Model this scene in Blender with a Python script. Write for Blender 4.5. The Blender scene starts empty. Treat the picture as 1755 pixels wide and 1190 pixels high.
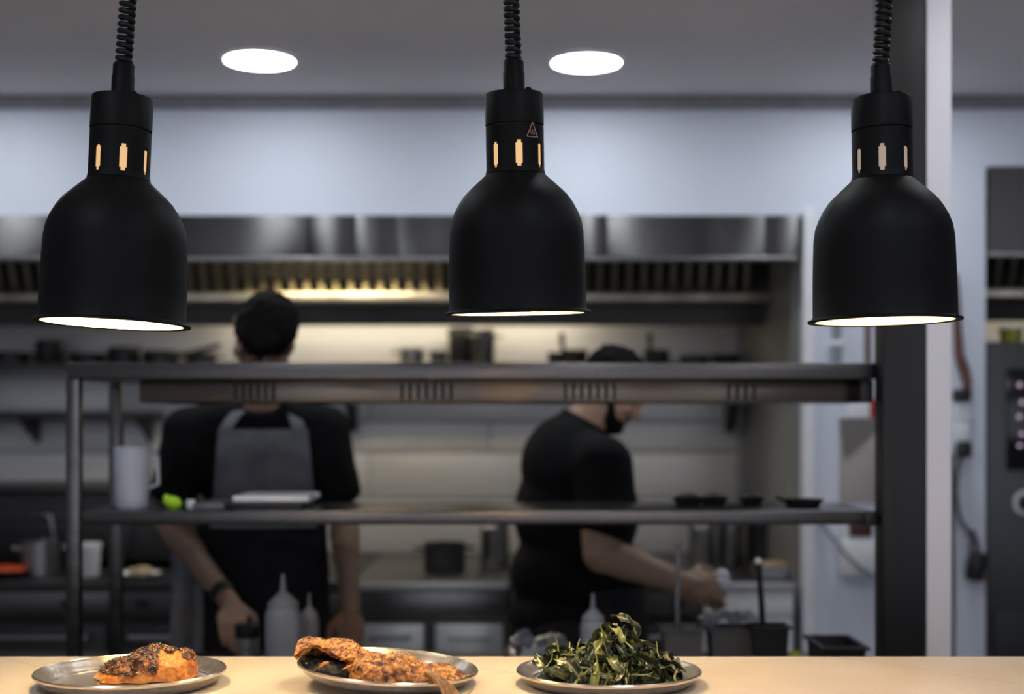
import bpy, bmesh, math, random
from mathutils import Vector, Matrix, Euler, noise
random.seed(7)
C = bpy.context.scene.collection
SC = bpy.context.scene

# ------------------------------------------------------------------ camera, world, exposure, room lights
F = 2365.0; HZ = 734.0; CX = 877.5; CZ = 1.407
CEIL = CZ + 1.163
cam_d = bpy.data.cameras.new('camera'); cam = bpy.data.objects.new('camera', cam_d); C.objects.link(cam)
cam.location = (0, 0, CZ); cam.rotation_euler = (math.pi/2, 0, 0)
cam_d.sensor_width = 36; cam_d.lens = F/1755*36; cam_d.shift_y = (HZ-595)/1755
cam_d.dof.use_dof = True; cam_d.dof.focus_distance = 2.335; cam_d.dof.aperture_fstop = 1.75
SC.camera = cam
w = bpy.data.worlds.new('room_ambience'); SC.world = w; w.use_nodes = True
w.node_tree.nodes['Background'].inputs[0].default_value = (0.58, 0.62, 0.75, 1)
w.node_tree.nodes['Background'].inputs[1].default_value = 0.34
vs = SC.view_settings; vs.view_transform = 'Standard'; vs.look = 'None'; vs.exposure = 2.32; vs.gamma = 1
try: vs.use_curve_mapping = False
except Exception: pass
DOWNLIGHT_E = 7.0; BULB_E = 18.5; HOOD_E = 9.0

def P(px, py, d):
    return Vector(((px-CX)*d/F, d, CZ + (HZ-py)*d/F))
def X(px, d): return (px-CX)*d/F
def Z(py, d): return CZ + (HZ-py)*d/F

# ------------------------------------------------------------------ materials
def nt(name):
    m = bpy.data.materials.new(name); m.use_nodes = True
    n = m.node_tree; b = n.nodes['Principled BSDF']
    return m, n, b
def rgb(c): return (c[0], c[1], c[2], 1)
def mat(name, col, rough=.5, metal=0, var=.12, scale=18, bump=0.0, bscale=60, trans=0, spec=.5, sub=0, stretch=None, ior=1.45, alpha=None):
    m, n, b = nt(name)
    b.inputs['Roughness'].default_value = rough; b.inputs['Metallic'].default_value = metal
    b.inputs['Specular IOR Level'].default_value = spec
    b.inputs['IOR'].default_value = ior
    if trans: b.inputs['Transmission Weight'].default_value = trans
    tc = n.nodes.new('ShaderNodeTexCoord')
    src = tc.outputs['Object']
    if stretch:
        mp = n.nodes.new('ShaderNodeMapping'); mp.inputs['Scale'].default_value = stretch
        n.links.new(src, mp.inputs[0]); src = mp.outputs[0]
    nz = n.nodes.new('ShaderNodeTexNoise'); nz.inputs['Scale'].default_value = scale; nz.inputs['Detail'].default_value = 4
    n.links.new(src, nz.inputs['Vector'])
    r = n.nodes.new('ShaderNodeValToRGB')
    r.color_ramp.elements[0].position = .3; r.color_ramp.elements[1].position = .7
    r.color_ramp.elements[0].color = rgb([x*(1-var) for x in col]); r.color_ramp.elements[1].color = rgb([min(1, x*(1+var)) for x in col])
    n.links.new(nz.outputs['Fac'], r.inputs[0]); n.links.new(r.outputs[0], b.inputs['Base Color'])
    if bump:
        n2 = n.nodes.new('ShaderNodeTexNoise'); n2.inputs['Scale'].default_value = bscale; n2.inputs['Detail'].default_value = 3
        n.links.new(src, n2.inputs['Vector'])
        bp = n.nodes.new('ShaderNodeBump'); bp.inputs['Strength'].default_value = bump; bp.inputs['Distance'].default_value = .002
        n.links.new(n2.outputs['Fac'], bp.inputs['Height']); n.links.new(bp.outputs[0], b.inputs['Normal'])
    return m
def emit(name, col, s):
    m, n, b = nt(name)
    b.inputs['Base Color'].default_value = rgb((.8, .8, .8))
    b.inputs['Emission Color'].default_value = rgb(col); b.inputs['Emission Strength'].default_value = s
    return m
def ramp_mat(name, stops, scale, rough, bump, bscale, detail=6, sub=0, stretch=None, spec=.5, distort=0):
    m, n, b = nt(name)
    b.inputs['Roughness'].default_value = rough; b.inputs['Specular IOR Level'].default_value = spec
    tc = n.nodes.new('ShaderNodeTexCoord'); src = tc.outputs['Object']
    if stretch:
        mp = n.nodes.new('ShaderNodeMapping'); mp.inputs['Scale'].default_value = stretch
        n.links.new(src, mp.inputs[0]); src = mp.outputs[0]
    nz = n.nodes.new('ShaderNodeTexNoise'); nz.inputs['Scale'].default_value = scale; nz.inputs['Detail'].default_value = detail
    nz.inputs['Distortion'].default_value = distort
    n.links.new(src, nz.inputs['Vector'])
    r = n.nodes.new('ShaderNodeValToRGB'); cr = r.color_ramp
    while len(cr.elements) < len(stops): cr.elements.new(.5)
    for e, (p, c) in zip(cr.elements, stops): e.position = p; e.color = rgb(c)
    n.links.new(nz.outputs['Fac'], r.inputs[0]); n.links.new(r.outputs[0], b.inputs['Base Color'])
    if sub: b.inputs['Subsurface Weight'].default_value = sub; b.inputs['Subsurface Radius'].default_value = (.01, .004, .002)
    if bump:
        n2 = n.nodes.new('ShaderNodeTexNoise'); n2.inputs['Scale'].default_value = bscale; n2.inputs['Detail'].default_value = 5
        n.links.new(src, n2.inputs['Vector'])
        bp = n.nodes.new('ShaderNodeBump'); bp.inputs['Strength'].default_value = bump; bp.inputs['Distance'].default_value = .004
        n.links.new(n2.outputs['Fac'], bp.inputs['Height']); n.links.new(bp.outputs[0], b.inputs['Normal'])
    return m

M = {}
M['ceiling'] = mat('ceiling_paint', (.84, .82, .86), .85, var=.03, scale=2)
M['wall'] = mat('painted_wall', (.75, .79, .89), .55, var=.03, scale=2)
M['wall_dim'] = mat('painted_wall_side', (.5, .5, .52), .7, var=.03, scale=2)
M['floor'] = mat('pale_floor_tile', (.36, .35, .35), .5, var=.2, scale=6)
M['steel'] = mat('brushed_steel', (.36, .355, .36), .28, 1, var=.08, scale=3, bump=.25, bscale=60, stretch=(1, 1, 14))
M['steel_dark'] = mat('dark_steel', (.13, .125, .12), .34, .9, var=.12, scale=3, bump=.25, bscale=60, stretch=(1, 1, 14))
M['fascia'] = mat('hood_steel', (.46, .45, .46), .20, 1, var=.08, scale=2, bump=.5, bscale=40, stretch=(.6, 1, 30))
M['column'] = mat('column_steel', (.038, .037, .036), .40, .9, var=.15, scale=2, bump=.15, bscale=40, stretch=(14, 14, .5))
M['wallsteel'] = mat('wall_cladding_steel', (.84, .83, .82), .45, .2, var=.05, scale=2, bump=.2, bscale=30, stretch=(1, 1, 10))
M['baffle'] = mat('baffle_steel', (.62, .57, .45), .38, 1, var=.35, scale=9)
M['dark'] = mat('dark_cavity', (.018, .018, .018), .7, var=.2)
M['iron'] = mat('cast_iron', (.02, .02, .021), .45, var=.2, scale=30, bump=.2)
M['blackmetal'] = mat('matt_black_paint', (.0034, .0034, .0037), .55, var=.15, scale=30, bump=.03, bscale=400, spec=.15)
M['cord'] = mat('black_rubber', (.006, .006, .0065), .5, var=.15, spec=.3)
M['white_enamel'] = mat('white_enamel', (.85, .80, .72), .35, var=.03)
M['white_plastic'] = mat('white_plastic', (.86, .87, .90), .4, var=.04)
M['grey_plastic'] = mat('grey_plastic', (.10, .10, .108), .45, var=.1)
M['black_plastic'] = mat('black_plastic', (.015, .015, .016), .4, var=.15)
M['frost'] = mat('frosted_plastic', (.48, .53, .62), .35, var=.03, trans=.55)
M['clear'] = mat('clear_film', (.8, .85, .95), .12, var=.02, trans=.93)
M['glass'] = mat('clear_glass', (.9, .93, .95), .05, var=.01, trans=.95)
M['oil'] = mat('green_oil', (.22, .27, .06), .3, var=.1, trans=.3)
M['paper'] = mat('white_paper', (.92, .93, .96), .6, var=.03)
M['red'] = mat('red_print', (.45, .03, .03), .5, var=.1)
M['dkred'] = mat('dark_red_box', (.07, .015, .015), .4, var=.1)
M['copper'] = mat('dull_red_pipe', (.16, .07, .055), .45, var=.2)
M['lime'] = mat('lime_green', (.46, .80, .03), .4, var=.15, scale=40)
M['lemon'] = mat('yellow_green_peel', (.33, .34, .05), .4, var=.2, scale=40)
M['orange'] = mat('tomato_red', (.65, .09, .03), .4, var=.15)
M['beige'] = mat('beige_panel', (.50, .44, .42), .6, var=.06, scale=5)
M['board_shadow'] = mat('board_shadow_tone', (.20, .18, .17), .6, var=.06, scale=5)
M['apron_grey'] = mat('grey_apron_cloth', (.15, .155, .17), .85, var=.25, scale=14, bump=.3, bscale=300)
M['towel'] = mat('grey_towel_cloth', (.17, .175, .195), .9, var=.25, scale=20, bump=.4, bscale=200)
M['black_cloth'] = mat('black_cloth', (.0065, .0065, .0072), .85, var=.3, scale=12, bump=.2, bscale=200, spec=.2)
M['charcoal'] = mat('charcoal_cloth', (.020, .020, .022), .85, var=.25, scale=12, bump=.2, bscale=200, spec=.2)
M['skin'] = mat('skin', (.30, .185, .125), .5, var=.10, scale=25)
M['skin2'] = mat('skin_fair', (.46, .29, .20), .5, var=.10, scale=25)
M['hair'] = mat('black_hair', (.007, .0065, .006), .85, spec=.15, var=.4, scale=60, bump=.6, bscale=120, stretch=(1, 1, .4))
M['eye'] = mat('eye_white', (.8, .8, .8), .2, var=.02)
M['iris'] = mat('dark_iris', (.02, .012, .01), .2, var=.05)
M['lip'] = mat('lips', (.30, .11, .09), .45, var=.05)
M['screen'] = mat('black_glass_screen', (.006, .006, .008), .12, var=.05)
M['down'] = emit('downlight_diffuser', (.90, .96, 1.0), DOWNLIGHT_E)
M['down_added_near'] = emit('added_near_light_diffuser', (.90, .96, 1.0), 11.0)
M['down_added_aisle'] = emit('added_aisle_light_diffuser', (.90, .96, 1.0), 4.5)
M['bulb'] = emit('heat_bulb', (1.0, .72, .34), BULB_E)
M['glow_sleeve'] = emit('slot_glow_sleeve', (1.0, .60, .26), .17)
M['glow_sleeve_dim'] = emit('slot_glow_sleeve_dimmed', (1.0, .78, .62), .07)
for q in ('glow_sleeve', 'glow_sleeve_dim'): M[q].node_tree.nodes['Principled BSDF'].inputs['Base Color'].default_value = rgb((.06, .05, .04))
M['bulb_dim'] = emit('heat_bulb_dimmed', (1.0, .62, .28), BULB_E*.32)
M['rearlamp'] = emit('rear_hood_lamp_glass', (1.0, .86, .62), HOOD_E*.27)
M['hoodlamp'] = emit('hood_lamp_glass', (1.0, .84, .56), HOOD_E)
M['disp'] = emit('display_icons', (.85, .45, .75), .07)
M['plate'] = ramp_mat('pewter_plate', [(.3, (.34, .31, .29)), (.7, (.48, .44, .41))], 60, .24, .12, 260)
M['plate'].node_tree.nodes['Principled BSDF'].inputs['Metallic'].default_value = .72
M['meat'] = ramp_mat('seared_crust', [(.30, (.012, .005, .003)), (.46, (.07, .02, .008)), (.58, (.30, .09, .02)), (.78, (.60, .27, .07))], 55, .33, .8, 130, sub=.04, distort=.6)
M['flake'] = ramp_mat('orange_flesh', [(.30, (.30, .07, .012)), (.5, (.74, .25, .04)), (.75, (.88, .46, .11))], 70, .35, .7, 110, sub=.06, distort=.5)
M['fish'] = ramp_mat('grilled_fish_skin', [(.30, (.03, .012, .007)), (.42, (.26, .07, .015)), (.55, (.66, .25, .05)), (.72, (.86, .48, .15))], 75, .33, .9, 170, sub=.05, distort=.8)
M['seed'] = ramp_mat('sesame_seed', [(.35, (.25, .17, .09)), (.65, (.62, .48, .30))], 150, .5, 0, 1)
M['char'] = mat('charred_bits', (.012, .009, .007), .5, var=.4, scale=80)
M['tail'] = ramp_mat('crisp_tail', [(.3, (.10, .045, .018)), (.55, (.50, .27, .12)), (.75, (.72, .48, .27))], 120, .45, .8, 300, stretch=(6, 1, 1))

def aniso(m, amt, rough, rot=0.0):
    n = m.node_tree; b = n.nodes['Principled BSDF']; b.inputs['Anisotropic'].default_value = amt; b.inputs['Roughness'].default_value = rough
    b.inputs['Anisotropic Rotation'].default_value = rot
    tg = n.nodes.new('ShaderNodeTangent'); tg.direction_type = 'RADIAL'; tg.axis = 'Z'; n.links.new(tg.outputs[0], b.inputs['Tangent'])
    return m
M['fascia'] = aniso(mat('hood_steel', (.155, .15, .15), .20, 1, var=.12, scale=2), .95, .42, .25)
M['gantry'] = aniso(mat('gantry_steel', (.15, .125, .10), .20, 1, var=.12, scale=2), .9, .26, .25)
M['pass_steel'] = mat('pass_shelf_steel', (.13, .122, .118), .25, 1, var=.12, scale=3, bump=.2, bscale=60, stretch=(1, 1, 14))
M['bright_steel'] = mat('bright_worktop_steel', (.62, .62, .61), .36, .6, var=.08, scale=3, bump=.2, bscale=60, stretch=(1, 1, 14))
M['frost_light'] = mat('pale_frosted_plastic', (.80, .86, .96), .35, var=.03, trans=.35)
M['plenum_steel'] = mat('dark_plenum_steel', (.05, .048, .044), .45, .7, var=.3, scale=3)  # plain dark tone for the rear plenum
M['slat'] = mat('slat_reflection_tones', (.36, .32, .23), .35, 1, var=.6, scale=2.2)  # uneven warm tones stand in for reflections on the slats
# counter stone: warm white with a few thin veins
m, n, b = nt('veined_stone'); M['stone'] = m
b.inputs['Roughness'].default_value = .32
tc = n.nodes.new('ShaderNodeTexCoord'); sx = n.nodes.new('ShaderNodeSeparateXYZ'); n.links.new(tc.outputs['Object'], sx.inputs[0])
wn_ = n.nodes.new('ShaderNodeTexNoise'); wn_.inputs['Scale'].default_value = 6; wn_.inputs['Detail'].default_value = 5; n.links.new(tc.outputs['Object'], wn_.inputs['Vector'])
def mth(op, a, b_):
    q = n.nodes.new('ShaderNodeMath'); q.operation = op
    for k_, v_ in enumerate((a, b_)):
        if v_ is None: continue
        if isinstance(v_, (int, float)): q.inputs[k_].default_value = v_
        else: n.links.new(v_, q.inputs[k_])
    return q.outputs[0]
dist = None
for nx, ny, cc, wd in ((.754, .656, .773, .0022), (.754, .656, .925, .0016), (.62, .785, .245, .0035), (.70, .71, -.33, .002), (-.25, .97, .30, .0016)):
    e_ = mth('ADD', mth('MULTIPLY', sx.outputs[0], nx), mth('MULTIPLY', sx.outputs[1], ny))
    e_ = mth('ADD', mth('SUBTRACT', e_, cc), mth('MULTIPLY', mth('SUBTRACT', wn_.outputs['Fac'], .5), .035))
    e_ = mth('DIVIDE', mth('ABSOLUTE', e_, None), wd)
    dist = e_ if dist is None else mth('MINIMUM', dist, e_)
r1 = n.nodes.new('ShaderNodeValToRGB'); r1.color_ramp.elements[0].position = .25; r1.color_ramp.elements[1].position = 1
r1.color_ramp.elements[0].color = rgb((.52, .42, .33)); r1.color_ramp.elements[1].color = rgb((.76, .67, .55))
n.links.new(dist, r1.inputs[0])
nz = n.nodes.new('ShaderNodeTexNoise'); nz.inputs['Scale'].default_value = 5; nz.inputs['Detail'].default_value = 6
n.links.new(tc.outputs['Object'], nz.inputs['Vector'])
r2 = n.nodes.new('ShaderNodeValToRGB'); r2.color_ramp.elements[0].position = .35; r2.color_ramp.elements[1].position = .65
r2.color_ramp.elements[0].color = rgb((.90, .87, .83)); r2.color_ramp.elements[1].color = rgb((1, 1, 1))
n.links.new(nz.outputs['Fac'], r2.inputs[0])
mx = n.nodes.new('ShaderNodeMix'); mx.data_type = 'RGBA'; mx.blend_type = 'MULTIPLY'; mx.inputs[0].default_value = 1
n.links.new(r1.outputs[0], mx.inputs[6]); n.links.new(r2.outputs[0], mx.inputs[7]); n.links.new(mx.outputs[2], b.inputs['Base Color'])

# wilted leaf: vein down the middle from the leaf's own UV, edge highlights painted pale, tone varies per leaf
m, n, b = nt('wilted_leaf'); M['leaf'] = m
b.inputs['Roughness'].default_value = .30
uv = n.nodes.new('ShaderNodeTexCoord'); sp = n.nodes.new('ShaderNodeSeparateXYZ'); n.links.new(uv.outputs['UV'], sp.inputs[0])
s1 = n.nodes.new('ShaderNodeMath'); s1.operation = 'SUBTRACT'; s1.inputs[1].default_value = .5; n.links.new(sp.outputs[0], s1.inputs[0])
s2 = n.nodes.new('ShaderNodeMath'); s2.operation = 'ABSOLUTE'; n.links.new(s1.outputs[0], s2.inputs[0])
r3 = n.nodes.new('ShaderNodeValToRGB'); r3.color_ramp.elements[0].position = .03; r3.color_ramp.elements[1].position = .11
r3.color_ramp.elements[0].color = rgb((1, 1, 1)); r3.color_ramp.elements[1].color = rgb((0, 0, 0)); e = r3.color_ramp.elements.new(.44); e.color = rgb((0, 0, 0)); e = r3.color_ramp.elements.new(.5); e.color = rgb((.55, .55, .55)); n.links.new(s2.outputs[0], r3.inputs[0])
oi = n.nodes.new('ShaderNodeObjectInfo')
r4 = n.nodes.new('ShaderNodeValToRGB'); cr = r4.color_ramp
cr.elements[0].position = 0; cr.elements[0].color = rgb((.010, .013, .006))
cr.elements[1].position = 1; cr.elements[1].color = rgb((.30, .29, .08))
e = cr.elements.new(.55); e.color = rgb((.026, .032, .013)); e = cr.elements.new(.80); e.color = rgb((.085, .09, .028))
n.links.new(oi.outputs['Random'], r4.inputs[0])
mx = n.nodes.new('ShaderNodeMix'); mx.data_type = 'RGBA'; n.links.new(r3.outputs[0], mx.inputs[0]); n.links.new(r4.outputs[0], mx.inputs[6]); mx.inputs[7].default_value = rgb((.30, .30, .09))
n.links.new(mx.outputs[2], b.inputs['Base Color'])
M['stem'] = mat('pale_green_stem', (.36, .38, .10), .35, var=.25, scale=60)
M['leafcore'] = ramp_mat('wilted_leaf_mass', [(.3, (.006, .01, .004)), (.7, (.03, .045, .014))], 60, .4, .8, 120)

# ------------------------------------------------------------------ mesh helpers
def box(bm, x0, x1, y0, y1, z0, z1, bev=0):
    vs_ = [bm.verts.new((x, y, z)) for x in (x0, x1) for y in (y0, y1) for z in (z0, z1)]
    f = [(0, 1, 3, 2), (4, 6, 7, 5), (0, 4, 5, 1), (2, 3, 7, 6), (0, 2, 6, 4), (1, 5, 7, 3)]
    fs = [bm.faces.new([vs_[i] for i in q]) for q in f]
    if bev:
        es = list({e for q in fs for e in q.edges})
        bmesh.ops.bevel(bm, geom=es, offset=bev, segments=2, affect='EDGES', profile=.5)
def frame_of(d):
    d = d.normalized(); a = Vector((0, 0, 1)) if abs(d.z) < .9 else Vector((1, 0, 0))
    u = d.cross(a).normalized(); return u, u.cross(d).normalized()
def rings(bm, rs, closed_ends=True):
    for a, b_ in zip(rs[:-1], rs[1:]):
        k = len(a)
        for i in range(k): bm.faces.new((a[i], a[(i+1) % k], b_[(i+1) % k], b_[i]))
    if closed_ends:
        bm.faces.new(list(reversed(rs[0]))); bm.faces.new(rs[-1])
def lathe(bm, prof, seg=32, c=(0, 0, 0), closed=False):
    rs = []
    for r, z in prof:
        rs.append([bm.verts.new((c[0]+r*math.cos(2*math.pi*i/seg), c[1]+r*math.sin(2*math.pi*i/seg), c[2]+z)) for i in range(seg)])
    if closed: rs.append(rs[0]); rings(bm, rs, False)
    else: rings(bm, rs)
def tube(bm, pts, r, seg=8, caps=True):
    pts = [Vector(p) for p in pts]; rs = []
    u = None
    for i, p in enumerate(pts):
        t = (pts[min(i+1, len(pts)-1)]-pts[max(i-1, 0)]).normalized()
        if u is None: u, _ = frame_of(t)
        u = (u - t*u.dot(t)).normalized(); v = t.cross(u)
        rr = r[i] if isinstance(r, (list, tuple)) else r
        rs.append([bm.verts.new(p+(u*math.cos(2*math.pi*k/seg)+v*math.sin(2*math.pi*k/seg))*rr) for k in range(seg)])
    rings(bm, rs, caps)
def prism(bm, pts, h, axis='y', c=0):
    def mk(a, b_, o):
        return (a, o, b_) if axis == 'y' else ((o, a, b_) if axis == 'x' else (a, b_, o))
    A = [bm.verts.new(mk(a, b_, c)) for a, b_ in pts]; B = [bm.verts.new(mk(a, b_, c+h)) for a, b_ in pts]
    rings(bm, [A, B])
def capsule(bm, p1, r1, p2, r2, seg=16, flat=False):
    p1 = Vector(p1); p2 = Vector(p2); d = p2-p1; L = d.length; d = d.normalized(); u, v = frame_of(d)
    prof = []
    if flat: prof = [(r1, 0), (r1*.5+r2*.5, L/2), (r2, L)]
    else:
        for k in range(6): a = -math.pi/2+(k+.35)/6*math.pi/2; prof.append((r1*math.cos(a), r1*math.sin(a)))
        for k in range(6): a = (k+.65)/6*math.pi/2; prof.append((r2*math.cos(a), L+r2*math.sin(a)))
    rs = [[bm.verts.new(p1+d*z+(u*math.cos(2*math.pi*i/seg)+v*math.sin(2*math.pi*i/seg))*r) for i in range(seg)] for r, z in prof]
    rings(bm, rs)
def ellipsoid(bm, c, rad, rot=None, seg=20):
    mtx = Matrix.Translation(Vector(c)) @ (rot.to_4x4() if rot else Matrix.Identity(4)) @ Matrix.Diagonal((*rad, 1))
    bmesh.ops.create_uvsphere(bm, u_segments=seg, v_segments=12, radius=1, matrix=mtx)
def B(): return bmesh.new()
MX = {}
def me_of(name, bm, mt, smooth=True):
    bmesh.ops.recalc_face_normals(bm, faces=bm.faces[:])
    me = bpy.data.meshes.new(name); bm.to_mesh(me); bm.free()
    if mt: me.materials.append(mt)
    if smooth:
        me.polygons.foreach_set('use_smooth', [True]*len(me.polygons))
        me.set_sharp_from_angle(angle=math.radians(38))
    return me
def obj(name, bm, mt, parent=None, world=False, smooth=True, mods=None):
    me = bm if isinstance(bm, bpy.types.Mesh) else me_of(name, bm, mt, smooth)
    o = bpy.data.objects.new(name, me); C.objects.link(o)
    if parent:
        o.parent = parent
        if world: me.transform(MX[parent].inverted())
    return o
def tag(o, label=None, cat=None, group=None, kind=None):
    if label: o['label'] = label
    if cat: o['category'] = cat
    if group: o['group'] = group
    if kind: o['kind'] = kind
    return o
def thing(name, loc, label, cat, group=None, rot=(0, 0, 0)):
    o = bpy.data.objects.new(name, None); C.objects.link(o); o.empty_display_size = .05
    o.location = loc; o.rotation_euler = rot
    MX[o] = Matrix.Translation(Vector(loc)) @ Euler(rot).to_matrix().to_4x4()
    return tag(o, label, cat, group)
def struct(name, bm, mt, parent=None, smooth=False):
    o = obj(name, bm, mt, parent, smooth=smooth)
    if not parent: o['kind'] = 'structure'
    return o
def bx(name, mt, x0, x1, y0, y1, z0, z1, parent=None, world=False, bev=0):
    bm = B(); box(bm, x0, x1, y0, y1, z0, z1, bev); return obj(name, bm, mt, parent, world)
def copy_tree(o, parent=None):
    c = o.copy(); C.objects.link(c)
    if parent: c.parent = parent
    for ch in list(o.children): copy_tree(ch, c)
    return c
def thin(prof, t):
    """open profile (r,z) -> closed wall profile of thickness t for a lathed vessel (outer going up, inner coming down)"""
    inner = [(max(r-t, .0005), z+(t if i == 0 else 0)) for i, (r, z) in enumerate(prof)]
    return prof + inner[::-1]

# ------------------------------------------------------------------ the room
WF = 4.83      # plane of the bulkhead and of the wall to its right
WB = 6.0       # cooking wall
AX = X(1385, WF)   # right end of the cooking alcove
BX = X(1691, WF)   # start of the second alcove
bm = B(); box(bm, -3.4, 3.4, -3.2, 6.3, -.1, 0); struct('floor', bm, M['floor'])
bm = B(); box(bm, -3.4, 3.4, -3.2, 6.3, CEIL, CEIL+.1); struct('ceiling', bm, M['ceiling'])
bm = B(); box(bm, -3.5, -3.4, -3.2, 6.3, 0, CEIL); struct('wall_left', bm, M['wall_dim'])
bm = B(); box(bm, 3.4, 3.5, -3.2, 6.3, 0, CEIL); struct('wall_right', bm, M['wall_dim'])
HT = Z(370, WF); HB = Z(440, WF)
bm = B(); box(bm, -3.4, AX, WF+.012, WF+.13, HT, CEIL)
struct('wall_bulkhead', bm, M['wall'])
bm = B(); box(bm, AX, BX, WF+.012, WF+.13, 0, CEIL)
struct('wall_front', bm, M['wall'])
bm = B(); box(bm, BX, 3.4, WF+.012, WF+.13, Z(286, WF), CEIL); struct('wall_over_oven', bm, M['wall'])
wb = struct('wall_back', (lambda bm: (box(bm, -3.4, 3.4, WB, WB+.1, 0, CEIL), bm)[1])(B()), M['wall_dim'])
# steel sheets that clad the cooking wall, laid in rows with open joints
zr = [.86, 1.10, Z(775, WB), Z(723, WB), 1.63, 1.9]
for j in range(5):
    xs = [-3.3, -2.25, -1.2, -.1, .98] if j % 2 == 0 else [-3.3, -1.7, -.62, .42, .98]
    for a, c in zip(xs[:-1], xs[1:]):
        o = bx('cladding_panel', M['wallsteel'], a+.003, c-.003, WB-.012-.004*(j % 2), WB-.001, zr[j]+.006, zr[j+1]-.006, wb, bev=.003)
# side of the cooking alcove with its bright metal edge
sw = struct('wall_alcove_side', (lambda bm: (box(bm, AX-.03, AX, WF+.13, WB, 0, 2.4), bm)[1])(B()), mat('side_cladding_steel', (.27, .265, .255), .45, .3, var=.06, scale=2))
bm = B(); box(bm, AX-.018, AX+.022, WF-.012, WF+.012, 0, Z(360, WF), .004); struct('trim_1', bm, M['white_plastic'])
bm = B(); box(bm, BX-.03, BX, WF+.13, WB, 0, 2.4); struct('wall_second_alcove_side', bm, M['wallsteel'])
bm = B(); box(bm, -3.4, 3.4, WF-.012, WF+.012, CEIL-.045, CEIL, .004); struct('shadow_gap_trim', bm, mat('shadow_gap_grey', (.27, .27, .28), .7))  # dark band paints the shadow gap below the ceiling
# steel column in front with a white nib beside it
bm = B(); box(bm, X(1513, 3.35), X(1588, 3.35), 3.35, 3.427, 0, CEIL, .004); co = struct('pillar_steel', bm, M['column'])
bm = B(); box(bm, X(1588, 3.35)+.001, X(1631, 3.35), 3.351, 3.55, 0, CEIL, .002); struct('pillar_white', bm, mat('white_nib_paint', (.85, .82, .87), .6, var=.03, scale=2))

# ------------------------------------------------------------------ ceiling downlights
def downlight(x, y, label, r=.112, mt='down'):
    t = thing('ceiling_light', (x, y, CEIL), label, 'light', 'recessed ceiling lights')
    bm = B(); lathe(bm, [(r*.96, -.001), (r*.96, -.008), (r*1.06, -.006), (r*1.07, -.001)], 40, closed=True); obj('bezel', bm, M['white_plastic'], t)
    bm = B(); lathe(bm, [(r*.955, -.001), (r*.955, -.006)], 40); obj('diffuser', bm, M[mt], t)
    return t
downlight(X(445, 4.345), 4.345, 'bright round recessed ceiling light between left and middle heat lamps')
downlight(X(1005, 4.37), 4.37, 'bright round recessed ceiling light just right of the middle heat lamp')

# ------------------------------------------------------------------ extraction hoods
def hood(x0, x1, ztop, zbot, label, name='extraction_hood', panels=(), pitch=.057, tubes=()):
    t = thing(name, ((x0+x1)/2, WF, zbot), label, 'hood')
    xs = [x0]+list(panels)+[x1]
    for i, (a, c) in enumerate(zip(xs[:-1], xs[1:])):
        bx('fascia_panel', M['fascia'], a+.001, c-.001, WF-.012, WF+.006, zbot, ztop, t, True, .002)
    bx('fascia_light_stop', M['dark'], x0, x1, WF+.0065, WF+.0105, zbot+.002, ztop-.002, t, True)  # added sheet, stops hood lamp light leaking through the panel joints
    bx('lower_lip', M['steel'], x0, x1, WF-.010, WF+.05, zbot-.014, zbot, t, True, .003)
    bx('top_plate', M['steel_dark'], x0, x1, WF+.14, 5.50, zbot+.30, zbot+.31, t, True)
    bx('filter_backing', M['dark'], x0, x1, 5.42, 5.43, zbot-.02, zbot+.29, t, True)
    gz = Z(516, 5.33)-2.007+zbot
    bx('grease_gutter', M['baffle'], x0, x1, 5.33, 5.50, gz, gz+.035, t, True, .004)
    bx('rear_plenum', M['plenum_steel'], x0, x1, 5.51, 5.53, Z(558, 5.51)-2.007+zbot, gz+.3, t, True)
    # one slat of the filter bank, leaning back towards the top
    bm = B(); p = [(-.010, 0), (.010, 0), (.012, .006), (-.006, .006), (-.008, .03), (-.012, .03)]
    A_ = [bm.verts.new((a, b_, 0)) for a, b_ in p]; B_ = [bm.verts.new((a, b_-.12, .27)) for a, b_ in p]; rings(bm, [A_, B_])
    me = me_of('baffle', bm, M['slat'], False)
    n_ = int((x1-x0-.06)/pitch)
    for i in range(n_):
        o = bpy.data.objects.new('baffle', me); C.objects.link(o); o.parent = t
        o.location = Vector((x0+.05+i*pitch, 5.385, gz+.035))-Vector(t.location)
    for a, c, yy, zz in tubes:
        bm = B(); tube(bm, [(a, yy, zz), (c, yy, zz)], .02, 12); obj('hood_lamp', bm, M['hoodlamp' if yy < 5.3 else 'rearlamp'], t, True)
    return t
downlight(X(1566, 4.36), 4.36, 'added recessed ceiling light hidden behind the steel pillar')  # added out of view to light the wall on the right
downlight(X(-115, 4.34), 4.34, 'added recessed ceiling light left of the left heat lamp, past the frame edge')  # added out of view, extends the row of ceiling lights
for px, lb in ((445, 'added unseen ceiling light over the aisle above the left chef'), (1005, 'added unseen ceiling light over the aisle above the bending chef'), (1566, 'added unseen ceiling light over the aisle in front of the steel pillar')):
    downlight(X(px, 4.36), 2.95, lb, mt='down_added_aisle')  # added row out of view, brightens the walls and the aisle
for lx, lb in ((-1.09, 'added unseen ceiling light above the counter near the left heat lamp'), (.52, 'added unseen ceiling light above the counter near the middle heat lamp'), (1.6, 'added unseen ceiling light above the counter near the right heat lamp')):
    downlight(lx, 1.35, lb, mt='down_added_near')  # added out of view to give the hood fascia something to reflect
hood(-3.3, AX-.035, HT, HB, 'long stainless extraction hood over the cooking line with a row of baffles', panels=[X(p, WF) for p in (175, 527, 610, 682, 990, 1040, 1310)], tubes=[(-.95, -.35, WF+.16, HB+.09), (-1.15, .30, 5.70, 1.885)])
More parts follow.
